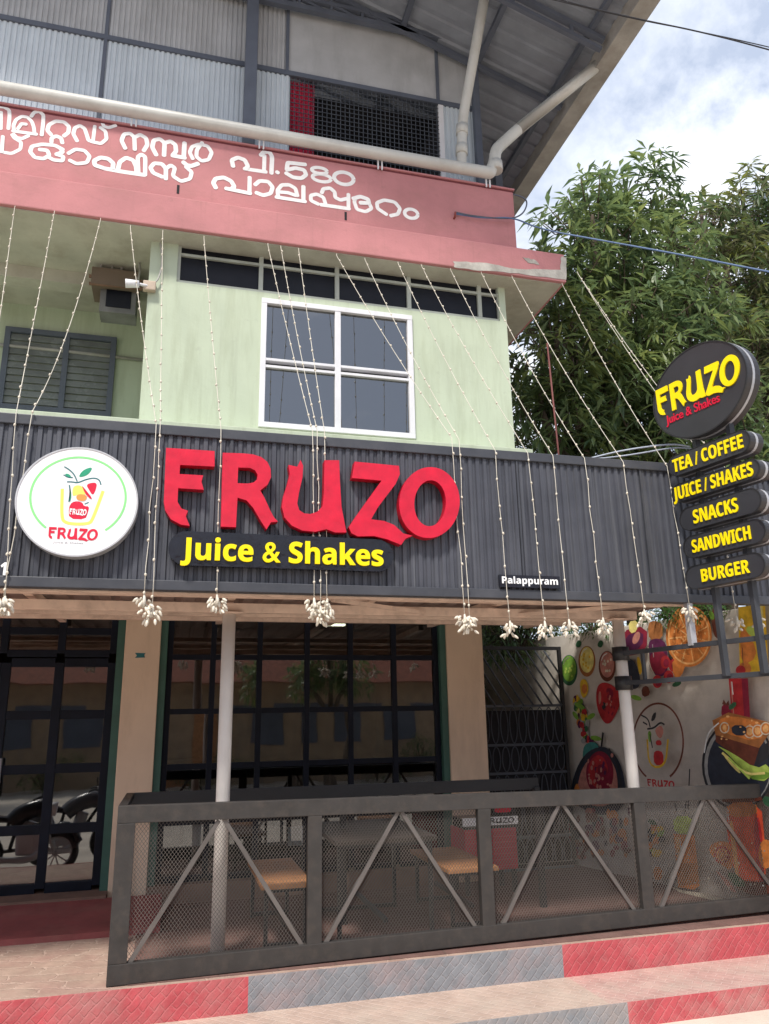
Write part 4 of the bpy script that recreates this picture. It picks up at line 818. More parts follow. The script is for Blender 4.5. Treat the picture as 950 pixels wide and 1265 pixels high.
# below the rail line: jar, big red glass, cut fruit
paint('lg', [(831, 1008), (856, 1008), (855, 1030), (833, 1030)], 1); paint('o', [(832, 1030), (858, 1032), (864, 1094), (858, 1099), (838, 1096)], 0); paint('lo', [(834, 1034), (840, 1034), (846, 1092), (841, 1094)], 0); paint('b', [(836, 1066), (862, 1066), (863, 1092), (840, 1094)], 0)
pst('k', [(836, 1004), (834, 992)], .012, 0); pst('k', [(846, 1003), (848, 988)], .012, 0); pst('k', [(852, 950), (850, 1000)], .014, 0)
for i in range(30): pel(random.choice(['pu', 'y', 'o', 'ly', 'n', 'g']), random.uniform(801, 818), random.uniform(1022, 1060), random.uniform(2, 5), random.uniform(2, 6), n=10)
paint('o', [(807, 1071), (818, 1071), (818, 1087), (808, 1087)], 1)
paint('ro', [(893, 992), (940, 990), (945, 1040), (946, 1094), (908, 1092)], 1); paint('o', [(898, 992), (934, 990), (936, 1008), (898, 1010)], 1); paint('r', [(930, 1010), (940, 1010), (945, 1090), (936, 1090)], 1); paint('lo', [(900, 1014), (906, 1014), (914, 1086), (909, 1088)], 1)
paint('o', [(875, 1045), (890, 1038), (904, 1042), (906, 1078), (890, 1068), (878, 1056)], 2); pel('r', 892, 1056, 10, 11); pel('o', 946, 1055, 9, 18)
paint('db', [(880, 1072), (896, 1078), (918, 1104), (950, 1108), (950, 1090), (915, 1088)], 1); paint('dg', [(896, 1076), (912, 1080), (924, 1096), (908, 1096)], 1); paint('pk', [(882, 1074), (892, 1080), (912, 1102), (904, 1102)], 1)
paint('db', [(892, 985), (940, 983), (942, 990), (893, 992)], 1); paint('c', [(826, 1094), (842, 1100), (870, 1103), (898, 1112), (922, 1117), (950, 1118), (950, 1124), (900, 1121), (850, 1108)], 2)
# printed light and shade of the picture: highlights, seeds, leaves and splashes
for x, y in ((703, 827), (725, 816), (750, 822)): pst('w', [(x-7, y-6), (x-5, y-12), (x, y-15)], .012)
for i in range(26): t = random.uniform(0, 6.28); q = random.uniform(.2, .9); pel(random.choice(['r', 'dr', 'pk']), 752+9*q*math.cos(t), 870+18*q*math.sin(t), 1, 2, n=6)
for px_ in ((806, 796), (904, 842), (934, 754), (899, 1000), (840, 1036)): pst('w', [px_, (px_[0]+1.5, px_[1]+16)], .010, 0)
for x, y, a, b, r0 in ((716, 872, 7, 3, .5), (730, 885, 6, 3, -.6), (711, 884, 6, 2.5, 1), (736, 912, 7, 3, .2), (806, 1016, 6, 3, .5), (816, 1030, 6, 3, -.7), (786, 862, 7, 3, .3), (836, 845, 6, 3, -.4), (879, 760, 6, 3, 1.2), (905, 872, 6, 3, -.8), (948, 990, 7, 5, 1)): pel(random.choice(['dg', 'g']), x, y, a, b, r0, 14)
for i in range(22): pel('pk', random.uniform(726, 757), random.uniform(930, 985), random.uniform(.8, 2), random.uniform(1.2, 3), n=8)
for i in range(16): pel('lo', random.uniform(890, 936), random.uniform(884, 914), random.uniform(.8, 2), random.uniform(.8, 1.5), n=8)
pel('lo', 892, 1056, 6.5, 7.5); pel('r', 892, 1056, 5.5, 6.3)
for i in range(9): a_ = i*.7; pst('lo', [(892, 1056), (892+9*math.cos(a_), 1056+10*math.sin(a_))], .008, 0)
pst('ly', [(892, 930), (920, 957), (945, 955)], .02); pst('lg', [(900, 936), (926, 962)], .02); pst('w', [(870, 930), (874, 905), (888, 893)], .012)
for i in range(40): pel(random.choice(['s', 'c', 's']), random.uniform(800, 945), random.uniform(1040, 1108), random.uniform(.6, 1.6), random.uniform(.6, 1.8), n=7)
paint('o', [(952, 1000), (985, 996), (990, 1090), (958, 1094)], 1); paint('lo', [(954, 1002), (984, 999), (984, 1012), (955, 1014)], 1); paint('b', [(950, 893), (985, 900), (985, 930), (950, 922)], 0); paint('r', [(955, 840), (985, 838), (987, 890), (958, 894)], 0); paint('dg', [(948, 960), (975, 968), (990, 990), (960, 985)], 2)
# painted logo
MK[0] += 1
pst('db', [(813+31*math.cos(t), 917-48*math.sin(t)) for t in [R(-62)+i*R(304)/50 for i in range(51)]], .020, 0)
K6 = lambda x, y: (790+x/4.6875, 860+y/4.6875)
paint('r', [K6(80, 330), K6(100, 312), K6(138, 325), K6(140, 400), K6(86, 400)], 1); paint('pk', [K6(88, 190), K6(125, 165), K6(142, 200), K6(125, 250), K6(100, 230)], 1); paint('r', [K6(95, 255), K6(125, 255), K6(130, 285), K6(95, 285)], 1); paint('g', [K6(48, 200), K6(70, 205), K6(66, 270), K6(52, 260)], 1)
pst('k', [K6(45, 190), K6(85, 185), K6(120, 150), K6(145, 165)], .018); pst('k', [K6(10, 110), K6(50, 130), K6(62, 180)], .016); paint('k', [K6(65, 150), K6(75, 105), K6(98, 88), K6(92, 135)], 1); pst('k', [K6(20, 150), K6(45, 165)], .016)
pst('y', [K6(45, 250), K6(55, 410), K6(150, 410), K6(165, 250)], .022); pst('k', [K6(60, 220), K6(75, 300)], .014)
mu.cur = mk.index('r')
lA, lB = onW(*K6(45, 492), MK[0]+1), onW(*K6(200, 490), MK[0]+1); lw_ = (lB-lA).dot(wd)
logo_word(mu, lambda x, z: Vector((lA.x, lA.y, 0))+wd*x+Vector((0, 0, z)), 0, lw_, onW(*K6(120, 518)).z, onW(*K6(120, 470)).z, wn*-.001)
tag(mu.build('mural_painting', mats_, bw), 'painted fruits, juices and a round cup logo')

# ================================================================== iron gate between pillar and mural wall
GY = 8.52
ga = thing('iron_gate', 'dark iron gate with slanting bars over rows of ovals between pillar and mural wall', 'gate', (3.9, GY, 0))
gx0, gx1 = 3.36, 4.47
gz = [onY(640, y, GY).z for y in (975+60, 955, 920, 872)]
f = MB(); f.box((gx0, GY-.02, .03), (gx0+.04, GY+.02, 2.45)); f.box((gx1-.04, GY-.02, .03), (gx1, GY+.02, 2.45)); f.box((gx0+.04, GY-.02, 2.41), (gx1-.04, GY+.02, 2.45)); f.box((gx0+.04, GY-.02, .03), (gx1-.04, GY+.02, .07)); f.build('gate_frame', MT['blacksteel'], ga)
for z in gz+[gz[0]-.33]: MB().box((gx0+.04, GY-.015, z-.014), (gx1-.04, GY+.015, z+.014)).build('gate_rail', MT['grille'], ga)
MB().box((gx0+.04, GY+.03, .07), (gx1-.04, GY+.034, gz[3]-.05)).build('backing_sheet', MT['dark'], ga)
n = 9; pw = (gx1-gx0-.08)/n
for z0, z1 in ((gz[1], gz[2]), (gz[0], gz[1]), (gz[0]-.33, gz[0]), (gz[2], gz[3])):
    for i in range(n):
        c = Vector((gx0+.04+pw*(i+.5), GY-.005, (z0+z1)/2)); e = ell(c, pw*.40, (z1-z0)/2-.02, 20)
        MB().tube(e+[e[0]], .0065, 5).build('oval', MT['grille'], ga)
for i in range(11):
    x = gx0-.32+i*.12; a = Vector((x, GY-.03, 2.40)); b = Vector((x+.42, GY-.03, gz[3]))
    if a.x < gx0+.05: t = (gx0+.05-a.x)/(b.x-a.x); a = a.lerp(b, t)
    if b.x > gx1-.05: t = (gx1-.05-a.x)/(b.x-a.x); b = a.lerp(b, t)
    if (a-b).length > .12: MB().tube([a, b], .011, 6).build('slanting_bar', MT['grille'], ga)
# wall added behind the yard, near black to stand for the shade there
bk = thing('yard_wall', 'yard wall added behind the iron gate, its shade put into the colour', 'wall', (4, 12.2, 0)); MB().box((1.0, 12.9, -.1), (5.6, 13.1, 4.6)).build('wall', M('shade black yard wall', (.035, .036, .034), .9, var=.4), bk)

# ================================================================== sign tower on its frame
SB = Vector((3.73, 6.25, 0)); sd = Vector((.21, -.98, 0)).normalized(); sn = Vector((-sd.y, sd.x, 0))        # sd runs to the street, sn away from the viewer's side
if sn.x < 0: sn = -sn
def onS(px, py, off=0): d = ray(px, py); p0 = SB+sn*off; p = EYE+d*(sn.dot(p0-EYE)/sn.dot(d)); return (p-SB).dot(sd), p.z
def SP(s, z, off=0): p = SB+sd*s+sn*off; return Vector((p.x, p.y, z))
pt = thing('sign_tower', 'black double sided sign tower of one oval and five rounded boards on a steel frame', 'sign', tuple(SP(1.2, 0)))
C8 = lambda x, y: (780+x/3.718, 400+y/3.718)
def sbar(name, p, q, w, off): 
    (s0, z0), (s1, z1) = onS(*p, off), onS(*q, off); return MB().bar(SP(s0, z0, off), SP(s1, z1, off), w, w, bev=.002).build(name, MT['steel'], pt)
OF = .125
s_in = onS(900, 790, OF)[0]
zA, zB = (onS(770, 808, OF)[1]+onS(940, 787, OF)[1])/2, (onS(770, 846, OF)[1]+onS(940, 830, OF)[1])/2
for z in (zA, zB): MB().bar(SP(.0, z, OF), SP(1.95, z, OF), .03, .038, bev=.002).build('frame_bar', MT['signsteel'], pt)
sa, sb2 = onS(897, 800, OF)[0], onS(943, 790, OF)[0]
ztop_ = onS(870, 480, OF)[1]
for s_ in (sa, sb2): MB().bar(SP(s_, zB, OF-.035), SP(s_, ztop_, OF-.035), .045, .045, bev=.002).build('frame_post', MT['signsteel'], pt)
s_ = onS(796, 830, OF)[0]; MB().bar(SP(s_, zB, OF), SP(s_, zA, OF), .025, .03).build('frame_bar', MT['signsteel'], pt)
s_ = onS(855, 790, OF)[0]; MB().bar(SP(s_, zA, OF), SP(s_, FZ0+.02, OF), .05, .05).build('frame_bar', MT['rimgrey'], pt)
for z in (zA, zB): MB().tube([(3.88, 6.25, z-.06), (3.88, 6.25, z+.06)], .075, 14).build('clamp', MT['blacksteel'], pt)
sboard = M('charcoal sign face', (.035, .036, .042), .3, var=.15, bump=.03, spec=.5)
srim = M('dark sign rim', (.05, .045, .045), .35, metal=.3, var=.2)
yel = M('yellow sign vinyl', (.95, .74, .0), .45, var=.05, bump=.02)
TH = .15
def panel(name, loop, lab):
    """loop: list of (s, z). A box sign with a face on either side and a pale band round its middle"""
    o = MB().prism([[SP(s, z, .006) for s, z in loop]], sn*(TH-.012)).build(name, srim, pt); o['label'] = lab
    for off, d in ((0, .006), (TH-.006, .006)): MB().prism([[SP(s, z, off) for s, z in loop]], sn*d).build('face', sboard, o)
    cs_, cz_ = sum(s for s, z in loop)/len(loop), sum(z for s, z in loop)/len(loop)
    def gw(k): return [(s+(s-cs_)/math.hypot(s-cs_, z-cz_)*k, z+(z-cz_)/math.hypot(s-cs_, z-cz_)*k) for s, z in loop]
    MB().prism([[SP(s, z, TH*.42) for s, z in gw(.003)]], sn*(TH*.16)).build('rim_band', MT['rimgrey'], o)
    MB().prism([[SP(s, z, -.004) for s, z in gw(.002)], [SP(s, z, -.004) for s, z in gw(-.010)]], sn*.012).build('edge_bead', MT['blacksteel'], o)
    return o
(oL, _), (oR, _) = onS(*C8(106, 430)), onS(*C8(528, 190)); oc = onS(*C8(318, 293)); oz1 = onS(*C8(330, 78))[1]; oz0 = onS(*C8(300, 520))[1]
ocs = (oL+oR)/2; oa = (oR-oL)/2; ocz = (oz0+oz1)/2; ob = (oz1-oz0)/2
ov = panel('oval_board', [(ocs+oa*math.cos(t), ocz+ob*math.sin(t)) for t in [2*math.pi*i/64 for i in range(64)]], 'black oval board with the word FRUZO in yellow')
(fa, fz), (fb_, fz2) = onS(*C8(128, 425)), onS(*C8(508, 245)); ft = onS(*C8(130, 320))[1]; ft2 = onS(*C8(500, 110))[1]
tm = MB(); logo_word(tm, lambda s, z: SP(s, z, -.012), fa, fb_, (fz+fz2)/2-.05, (ft+ft2)/2+.01, sn*.011); tm.build('lettering', yel, ov)
(ja, jz), (jb, jz2) = onS(*C8(165, 475)), onS(*C8(408, 345)); jt = onS(*C8(405, 322))[1]
tm = MB(); put_text(tm, 'Juice & Shakes', SP(ja, (jz+jz2)/2, -.008), sd, (0, 0, 1), jb-ja, .075, sn*.007, ref='H', offset=.010); tm.build('slogan', MT['vred'], ov)
for lab, L_, R_, T1, T2, B1, B2, txt, tl, tr_, tt in (
    ('tea and coffee', (172, 690), (545, 520), (200, 615), (545, 458), (200, 705), (540, 578), 'TEA / COFFEE', (195, 690), (512, 545), (512, 480)),
    ('juice and shakes', (188, 800), (588, 640), (200, 752), (585, 596), (215, 838), (590, 682), 'JUICE / SHAKES', (198, 826), (558, 672), (555, 607)),
    ('snacks', (222, 905), (595, 790), (240, 848), (590, 740), (230, 968), (585, 852), 'SNACKS', (288, 918), (492, 858), (490, 792)),
    ('sandwich', (240, 1040), (615, 930), (250, 985), (605, 880), (250, 1095), (605, 988), 'SANDWICH', (283, 1060), (550, 985), (548, 922)),
    ('burger', (250, 1185), (612, 1085), (260, 1125), (605, 1030), (262, 1238), (605, 1145), 'BURGER', (326, 1192), (544, 1138), (540, 1076))):
    s0, s1 = onS(*C8(*L_))[0], onS(*C8(*R_))[0]; z1 = (onS(*C8(*T1))[1]+onS(*C8(*T2))[1])/2; z0 = (onS(*C8(*B1))[1]+onS(*C8(*B2))[1])/2
    o = panel('sign_board', [tuple(p) for p in stadium(s0, s1, z0, z1, lambda a, b: (a, b))], 'rounded black board with yellow lettering '+txt)
    (a, za), (b, zb_) = onS(*C8(*tl), -.006), onS(*C8(*tr_), -.006); zt = onS(*C8(*tt), -.006)[1]
    tm = MB(); cap = (zt-zb_); zbase = (z0+z1)/2-cap/2
    put_text(tm, bold(txt), SP(a, zbase, -.010), sd, (0, 0, 1), b-a, cap, sn*.009, offset=.004); tm.build('lettering', yel, o)

# ================================================================== strings of fairy lights
bl = MB()
def ico_bulb(r, l, name):
    m_ = MB(); pr = [(0, 0), (.7*r, .12*l), (r, .45*l), (.75*r, .8*l), (.2*r, l)]; n = 6
    vs = [(q*math.cos(2*math.pi*k/n), q*math.sin(2*math.pi*k/n), -z) for q, z in pr for k in range(n)]
    m_.add(vs, [(i*n+k, i*n+(k+1) % n, (i+1)*n+(k+1) % n, (i+1)*n+k) for i in range(len(pr)-1) for k in range(n)], True)
    o = m_.build(name, MT['bulb']); me = o.data; bpy.data.objects.remove(o); return me
BULB = ico_bulb(.0095, .024, 'bulb'); TBULB = ico_bulb(.0115, .046, 'hanging_bulb')
def bulb_at(me, name, p, par, rot=None):
    o = bpy.data.objects.new(name, me); COL.objects.link(o); o.parent = par; o.location = Vector(p)-Vector(par.location)
    if rot is not None: o.rotation_euler = rot
def along(pts, step, start):
    out = []; d = start; acc = 0
    for a, b in zip(pts, pts[1:]):
        l = (b-a).length
        while acc+l > d: out.append(a.lerp(b, (d-acc)/l)); d += step*random.uniform(.55, 1.4)
        acc += l
    return out
def fairy(top, edge, end, lab, sag=.05, nb=14, topv=None):
    """top, edge, end: pixels where the string leaves the ledge, bends over the signboard and ends in its bunch"""
    T_ = topv or onY(*top, LY-.015); E_ = onY(*edge, FY-.03); B_ = onY(*end, FY-.035)
    t = thing('fairy_light_string', lab, 'string lights', tuple(T_), 'fairy light strings hanging from the red ledge')
    up = sagline(T_, E_, sag, 14); wob = [Vector((random.uniform(-.006, .006), random.uniform(-.003, .006), 0)) for _ in range(7)]
    dn = [E_.lerp(B_, i/6)+wob[i]*(0 if i in (0, 6) else 1) for i in range(7)]
    MB().tube([T_+Vector((0, .01, .03))]+up+dn[1:], .0030, 5).build('wire', MT['wire'], t)
    for p in along(up+dn[1:], .19, random.uniform(.03, .15)): bulb_at(BULB, 'bulb', p+Vector((0, -.004, .012)), t, (random.uniform(-.4, .4), random.uniform(-.4, .4), 0))
    for k in range(int(nb*1.35)):
        a = random.uniform(0, 6.28); el = random.uniform(.15, 1.35); q_ = random.uniform(.01, .05); o_ = Vector((math.cos(a)*q_, math.sin(a)*q_, .01-random.uniform(0, .10)))
        bulb_at(TBULB, 'hanging_bulb', B_+o_, t, (el*math.sin(a)*-1.0*-1, -el*math.cos(a), 0))
    MB().tube([B_+Vector((0, 0, .02)), B_+Vector((.003, 0, -.02)), B_+Vector((-.003, .003, -.07))], [.006, .013, .009], 6).build('bunch_knot', MT['wire'], t)
FS = [
 ((18, 257), (-16, 508), (-6, 738), 'fairy light string left of the round white sign, nearest the left edge', .02, 8),
 ((67, 263), (20, 510), (6, 740), 'straight fairy light string dropping past the balcony window, left of the round sign', .03, 14),
 ((124, 272), (40, 508), (4, 742), 'fairy light string with a deep bend just above the balcony window ledge', .24, 10),
 ((161, 281), (193, 524), (178, 738), 'fairy light string ending left of the tan pillar top, beside the floodlight', .06, 16),
 ((201, 287), (198, 525), (188, 750), 'vertical fairy light string down the left edge of the green wall', .02, 16),
 ((252, 294), (273, 530), (268, 738), 'fairy light string in front of the red letter R, ending at the pole top', .04, 16),
 ((331, 303), (386, 532), (388, 742), 'left fairy light string of the three crossing the big window towards letter U', .04, 16),
 ((347, 306), (392, 533), (396, 752), 'middle fairy light string of the three crossing the big window towards letter U', .05, 18),
 ((369, 309), (401, 534), (404, 744), 'right fairy light string of the three crossing the big window towards letter U', .04, 16),
 ((416, 316), (558, 541), (574, 762), 'fairy light string crossing the window corner and grazing letter O on its left', .05, 16),
 ((451, 321), (567, 543), (580, 764), 'fairy light string grazing the right edge of letter O, ending at the pillar top', .06, 16),
 ((492, 326), (612, 557), (630, 770), 'fairy light string ending left of the plate Palappuram, over the pillar edge', .06, 12),
 ((521, 329), (652, 560), (673, 770), 'fairy light string crossing the plate Palappuram', .06, 13),
 ((557, 334), (683, 563), (703, 768), 'fairy light string just right of the plate Palappuram', .07, 14),
 ((595, 338), (722, 566), (745, 766), 'fairy light string ending over the small painted bowls, left of the second pole', .08, 13),
 ((633, 343), (770, 571), (796, 756), 'fairy light string ending right of the second pole top', .08, 13),
 ((695, 352), (824, 576), (852, 750), 'fairy light string from the ledge corner, ending at the painted orange slice', .08, 13),
]
for f_ in FS: fairy(*f_)
pr_ = onX(714, 338, LXR+.01)
fairy(None, (884, 584), (910, 764), 'fairy light string behind the sign tower, ending over the painted juice carton', .08, 10, pr_)
fairy(None, (905, 588), (938, 762), 'fairy light string behind the sign tower, at the far right', .10, 8, onX(722, 350, LXR+.01))

# ================================================================== small fittings and cables
mb_ = thing('switch_box', 'old grey electrical box on a bracket at the balcony edge', 'electrical box', tuple(onY(148, 340, 7.75)))
def bY(px0, py0, px1, py1, y0, y1, b=.005): p, q = onY(px0, py1, y0), onY(px1, py0, y0); return MB().box((p.x, y0, p.z), (q.x, y1, q.z), b)
bY(122, 276, 158, 336, 7.70, 7.95).build('upper_box', MT['gutter'], mb_); bY(112, 336, 172, 349, 7.6, 8.0).build('shelf', M('stained board', (.16, .12, .09), .8), mb_); bY(122, 349, 170, 384, 7.70, 7.95).build('lower_box', M('dull grey box paint', (.17, .17, .165), .7, var=.3, dirt=(.09, .08, .07)), mb_)
bY(128, 284, 152, 300, 7.69, 7.70).build('upper_lid', MT['soffit'], mb_); bY(130, 355, 163, 378, 7.69, 7.70).build('lower_lid', MT['louvre'], mb_)
for px in (126, 140, 152): q = onY(px, 300, 7.70); MB().tube([onY(px, 278, 7.66), onY(px+2, 300, 7.64), onY(px-2, 336, 7.66)], .012, 6).build('conduit', MT['gutter'], mb_)
for py in (343, 352): q = onY(118, py, 7.6); MB().bar(onY(110, py-2, 7.62), onY(176, py+5, 7.62), .02, .03).build('bracket_bar', M('rusty bracket %d' % py, (.20, .12, .08), .85, var=.4), mb_)
p = onY(150, 300, 7.9); MB().tube(bend([onY(152, 310, 7.7), onY(168, 312, 7.6), onY(174, 330, 7.5), onY(170, 350, 7.45)], 2), .012).build('cable', MT['gutter'], mb_)
fl_ = thing('floodlight', 'small pale floodlight on the corner of the green wall beside the balcony', 'lamp', tuple(onY(183, 352, 7.05)))
a, b = onY(155, 350, 7.0), onY(172, 351, 7.0); MB().tube([a, b], [.045, .035], 12).build('lamp_head', MT['white'], fl_)
c = onY(186, 354, 7.06); MB().box(c-Vector((.07, .03, .05)), c+Vector((.05, .035, .05)), .01).build('junction_box', M('beige plastic', (.45, .36, .28), .6), fl_)
MB().tube([b, c], .014).build('arm', MT['white'], fl_)
MB().tube(bend([c+Vector((.03, 0, .04)), onY(196, 345, 7.06), onY(201, 325, 7.07), onY(198, 300, 7.08)], 3), .008).build('cable', MT['gutter'], fl_)
def cable(name, lab, pts, r, mat, cat='cable'):
    tag(MB().tube(bend([Vector(p) for p in pts], 3), r, 6).build(name, mat), lab, cat)
p0 = onY(561, 264, PY-.02); p1 = onY(600, 270, PY-.05); p2 = onY(634, 268, PY-.05)
cable('power_cable', 'blue power cable from the red parapet across the trees to the right', [p0, p1, p2, onY(665, 283, 6.6), onY(760, 300, 6.0), onY(860, 318, 5.4), onY(960, 338, 4.8), onY(1200, 380, 3.6)], .009, MT['bluecable'])
cable('cable_bundle', 'dark cable bundle with a loop hooked on the right end of the parapet', [onY(562, 262, PY-.03), onY(585, 267, PY-.05), onY(628, 271, PY-.05), onY(645, 266, PY-.05), onY(652, 252, PY-.05), onY(648, 244, PY-.05), onY(634, 240, PY-.02)], .009, MT['steel'])
hk = MB(); h0 = onY(562, 268, PY-.03); hk.tube([h0+Vector((0, .04, 0)), h0, h0+Vector((0, -.02, .05))], .012, 6); tag(hk.build('wall_hook', M('rusty hook', (.25, .06, .05), .8)), 'rusty hook on the red parapet holding the cables', 'hook')
cable('overhead_wire', 'thin dark overhead wire crossing the sky at the top right', [onY(600, -30, 4.7), onY(690, 0, 4.7), onY(780, 22, 4.7), onY(870, 40, 4.7), onY(960, 64, 4.7), onY(1200, 130, 4.6)], .007, MT['cable'])
cable('overhead_wire', 'thinner dark wire sagging just under the eave against the sky', [onY(660, -6, 4.8), onY(780, 23, 4.8), onY(860, 38, 4.8), onY(960, 60, 4.8), onY(1200, 120, 4.8)], .005, MT['cable'])
cable('service_cable', 'upper pale cable running from the signboard top to the sign tower', [onY(730, 566, 5.7), onY(770, 556, 5.65), onY(830, 548, 5.6), SP(1.1, onS(850, 546)[1], .1)], .008, MT['palecable'])
cable('service_cable', 'lower pale cable running from the signboard top to the sign tower', [onY(725, 568, 5.75), onY(775, 563, 5.7), onY(835, 552, 5.65), SP(1.15, onS(855, 550)[1], .12)], .007, MT['palecable'])
rd0, rd1 = onY(690, 560, 5.6), onY(676, 424, 5.6); tag(MB().tube([rd0-Vector((0, 0, .3)), rd0, rd1], .008, 6).build('thin_rod', M('red brown rod', (.14, .04, .035), .6)), 'thin red brown rod rising behind the signboard against the trees', 'rod')
bc = thing('bird_nest_cloth', 'torn orange cloth caught in the mango leaves', 'cloth', tuple(onY(797, 355, 8.2))) if False else None

# ================================================================== shop interior
def chair(x, y, rz, lab):
    t = thing('chair', lab, 'chair', (x, y, .15), 'wooden chairs inside the shop')
    c, s = math.cos(rz), math.sin(rz); q = lambda a, b, z: (x+a*c-b*s, y+a*s+b*c, .15+z)
    def hx(a0, b0, z0, a1, b1, z1, name, m_): MB().hexa([q(a0, b0, z0), q(a1, b0, z0), q(a0, b1, z0), q(a1, b1, z0), q(a0, b0, z1), q(a1, b0, z1), q(a0, b1, z1), q(a1, b1, z1)], .006).build(name, m_, t)
    hx(-.22, -.22, .42, .22, .22, .47, 'seat', MT['wood']); hx(-.22, .18, .60, .22, .22, .92, 'backrest', MT['wood'])
    for a in (-.2, .2):
        for b in (-.2, .2): hx(a-.018, b-.018, 0, a+.018, b+.018, .42 if b < 0 else .6, 'leg', MT['blacksteel'])
chair(2.1, 9.3, .4, 'brown wooden chair inside the shop behind the right panes'); chair(1.3, 10.1, -.3, 'brown wooden chair deeper inside the shop, in the middle')
ct = thing('service_counter', 'dark service counter deep inside the shop', 'counter', (-.5, 11.2, .15)); MB().box((-1.6, 11, .15), (.8, 11.6, 1.1), .01).build('body', MT['darktop'], ct); MB().box((-1.65, 10.95, 1.1), (.85, 11.65, 1.15), .01).build('top', MT['wood'], ct)
for px, py, nm in ((395, 787, 'left'), (413, 772, 'right')):
    p = onZ(px, py, 3.02); MB_ = MB().box(p-Vector((.16, .05, .012)), p+Vector((.16, .05, .012))); o = thing('tube_light', 'lit ceiling tube seen through the shop window, the %s one of two' % ('lower' if nm == 'left' else 'upper'), 'lamp', tuple(p), 'lit ceiling tubes in the shop')
    MB_.build('tube', M('lit tube '+nm, (.9, .85, .7), .5, emit=(1, .85, .55, 9)), o); MB().box(p+Vector((-.17, -.06, .013)), p+Vector((.17, .06, .08))).build('housing', MT['white'], o)
for k, (px, py, c) in enumerate((('455', 800, 'mural paint o'), ('512', 795, 'mural paint b'))):
    p = onY(int(px), py, 10.6); tag(MB().box(p-Vector((.28, 0, .22)), p+Vector((.28, .03, .22)), .005).build('hanging_board', bpy.data.materials[c]), ['orange board hanging inside the shop behind the upper panes', 'brown board hanging inside the shop beside the orange one'][k], 'board')

# ================================================================== trees
def leaf_cloud(tips, rnd, nl=(10, 16), L=(.16, .36), droop=.5):
    """whorls of long narrow folded leaves at the twig tips"""
    V = []; F = []
    for p, ax in tips:
        ax = ax.normalized(); u_ = ax.orthogonal().normalized(); w_ = ax.cross(u_)
        for k in range(rnd.randint(*nl)):
            a = rnd.uniform(0, 6.283); el = rnd.uniform(-.25, .95); d = (u_*math.cos(a)+w_*math.sin(a))*math.cos(el)+ax*math.sin(el); d.z -= rnd.uniform(.1, droop)
            d.normalize(); l = rnd.uniform(*L); wd_ = l*rnd.uniform(.085, .13); sd_ = d.cross(Vector((0, 0, 1)));
            if sd_.length < .1: sd_ = d.cross(u_)
            sd_.normalize(); nn = sd_.cross(d); base = p+ax*rnd.uniform(-.10, .05)+d*.02
            mid = base+d*l*.5-Vector((0, 0, l*.02)); tip = base+d*l-Vector((0, 0, l*.16)); b = len(V); fold = nn*wd_*.35
            V += [base, mid+sd_*wd_+fold, mid, mid-sd_*wd_+fold, tip]; F += [(b, b+2, b+1), (b, b+3, b+2), (b+1, b+2, b+4), (b+2, b+3, b+4)]
    return V, F
def mango(lab, base, lobes, n_tips, seed, mat, nl=(9, 14)):
    rnd = random.Random(seed); base = Vector(base); t = thing('mango_tree', lab, 'tree', tuple(base), 'mango trees behind the building')
    top = sum((c for c, r in lobes), Vector())/len(lobes); fork = base.lerp(top, .45); fork.z = base.z+(top.z-base.z)*.42
    tl = smooth2([base-Vector((0, 0, .3)), base.lerp(fork, .5)+Vector((rnd.uniform(-.15, .15), 0, 0)), fork], False, 2)
    MB().tube(tl, [.22-.10*i/(len(tl)-1) for i in range(len(tl))], 10).build('trunk', MT['bark'], t)
    tips = []
    tot = sum(r[0]*r[1] for c, r in lobes)
    tw = MB()
    for c, r in lobes:
        lim = smooth2([fork, fork.lerp(c, .5)+Vector((rnd.uniform(-.3, .3), rnd.uniform(-.3, .3), .2)), c, c+Vector((0, 0, r[1]*.5))], False, 2)
        MB().tube(lim, [.11*(1-i/len(lim)*.85) for i in range(len(lim))], 7).build('limb', MT['bark'], t)
        for k in range(int(n_tips*r[0]*r[1]/tot)):
            d = Vector((rnd.gauss(0, 1), rnd.gauss(0, 1), rnd.gauss(0, 1))).normalized(); q = (.35+.65*rnd.random()**.5)*(1+.16*math.sin(d.x*7+seed)*math.cos(d.z*6+d.y*5))
            p = c+Vector((d.x*r[0]*q, d.y*r[0]*q, d.z*r[1]*q))
            if p.x < 3.75 and p.z > 3 and p.y > 6: continue
            if p.x < 4.75 and p.z > 8.6 and p.y > 0: continue
            if 0 < p.y < 7.6: continue
            ax = (d+Vector((0, 0, .7))).normalized(); tips.append((p, ax))
            if q > .6 and rnd.random() < .5: tw.tube([p-ax*.02, p-ax*.25-d*.1, c.lerp(p, .55)], [.006, .010, .016], 4)
    tag(tw.build('twigs', MT['bark'], t), kind='stuff')
    V, F = leaf_cloud(tips, rnd, nl); m_ = MB(); m_.v = [tuple(v) for v in V]; m_.f = F; m_.sm = [False]*len(F); m_.mi = [0]*len(F)
    me = bpy.data.meshes.new('crown'); me.from_pydata(m_.v, [], m_.f); me.materials.append(mat); o = bpy.data.objects.new('crown', me); COL.objects.link(o); o.parent = t; o.matrix_parent_inverse = Matrix.Translation(-base)
def lob(px, py, y, a, b=None): return (onY(px, py, y), (a, b or a))
mango('tall dark green mango tree rising right beside the red ledge', (6.3, 9.8, 0), [lob(775, 252, 9.5, .95, .8), lob(735, 300, 9.2, 1.0), lob(800, 320, 9.6, 1.1), lob(700, 360, 9.2, .85), lob(770, 400, 9.3, 1.2), lob(690, 440, 9.0, .95), lob(740, 490, 9.2, 1.1), lob(670, 520, 8.9, .8), lob(820, 470, 9.0, 1.1), lob(850, 390, 9.3, 1.0)], 1020, 11, MT['leaf'])
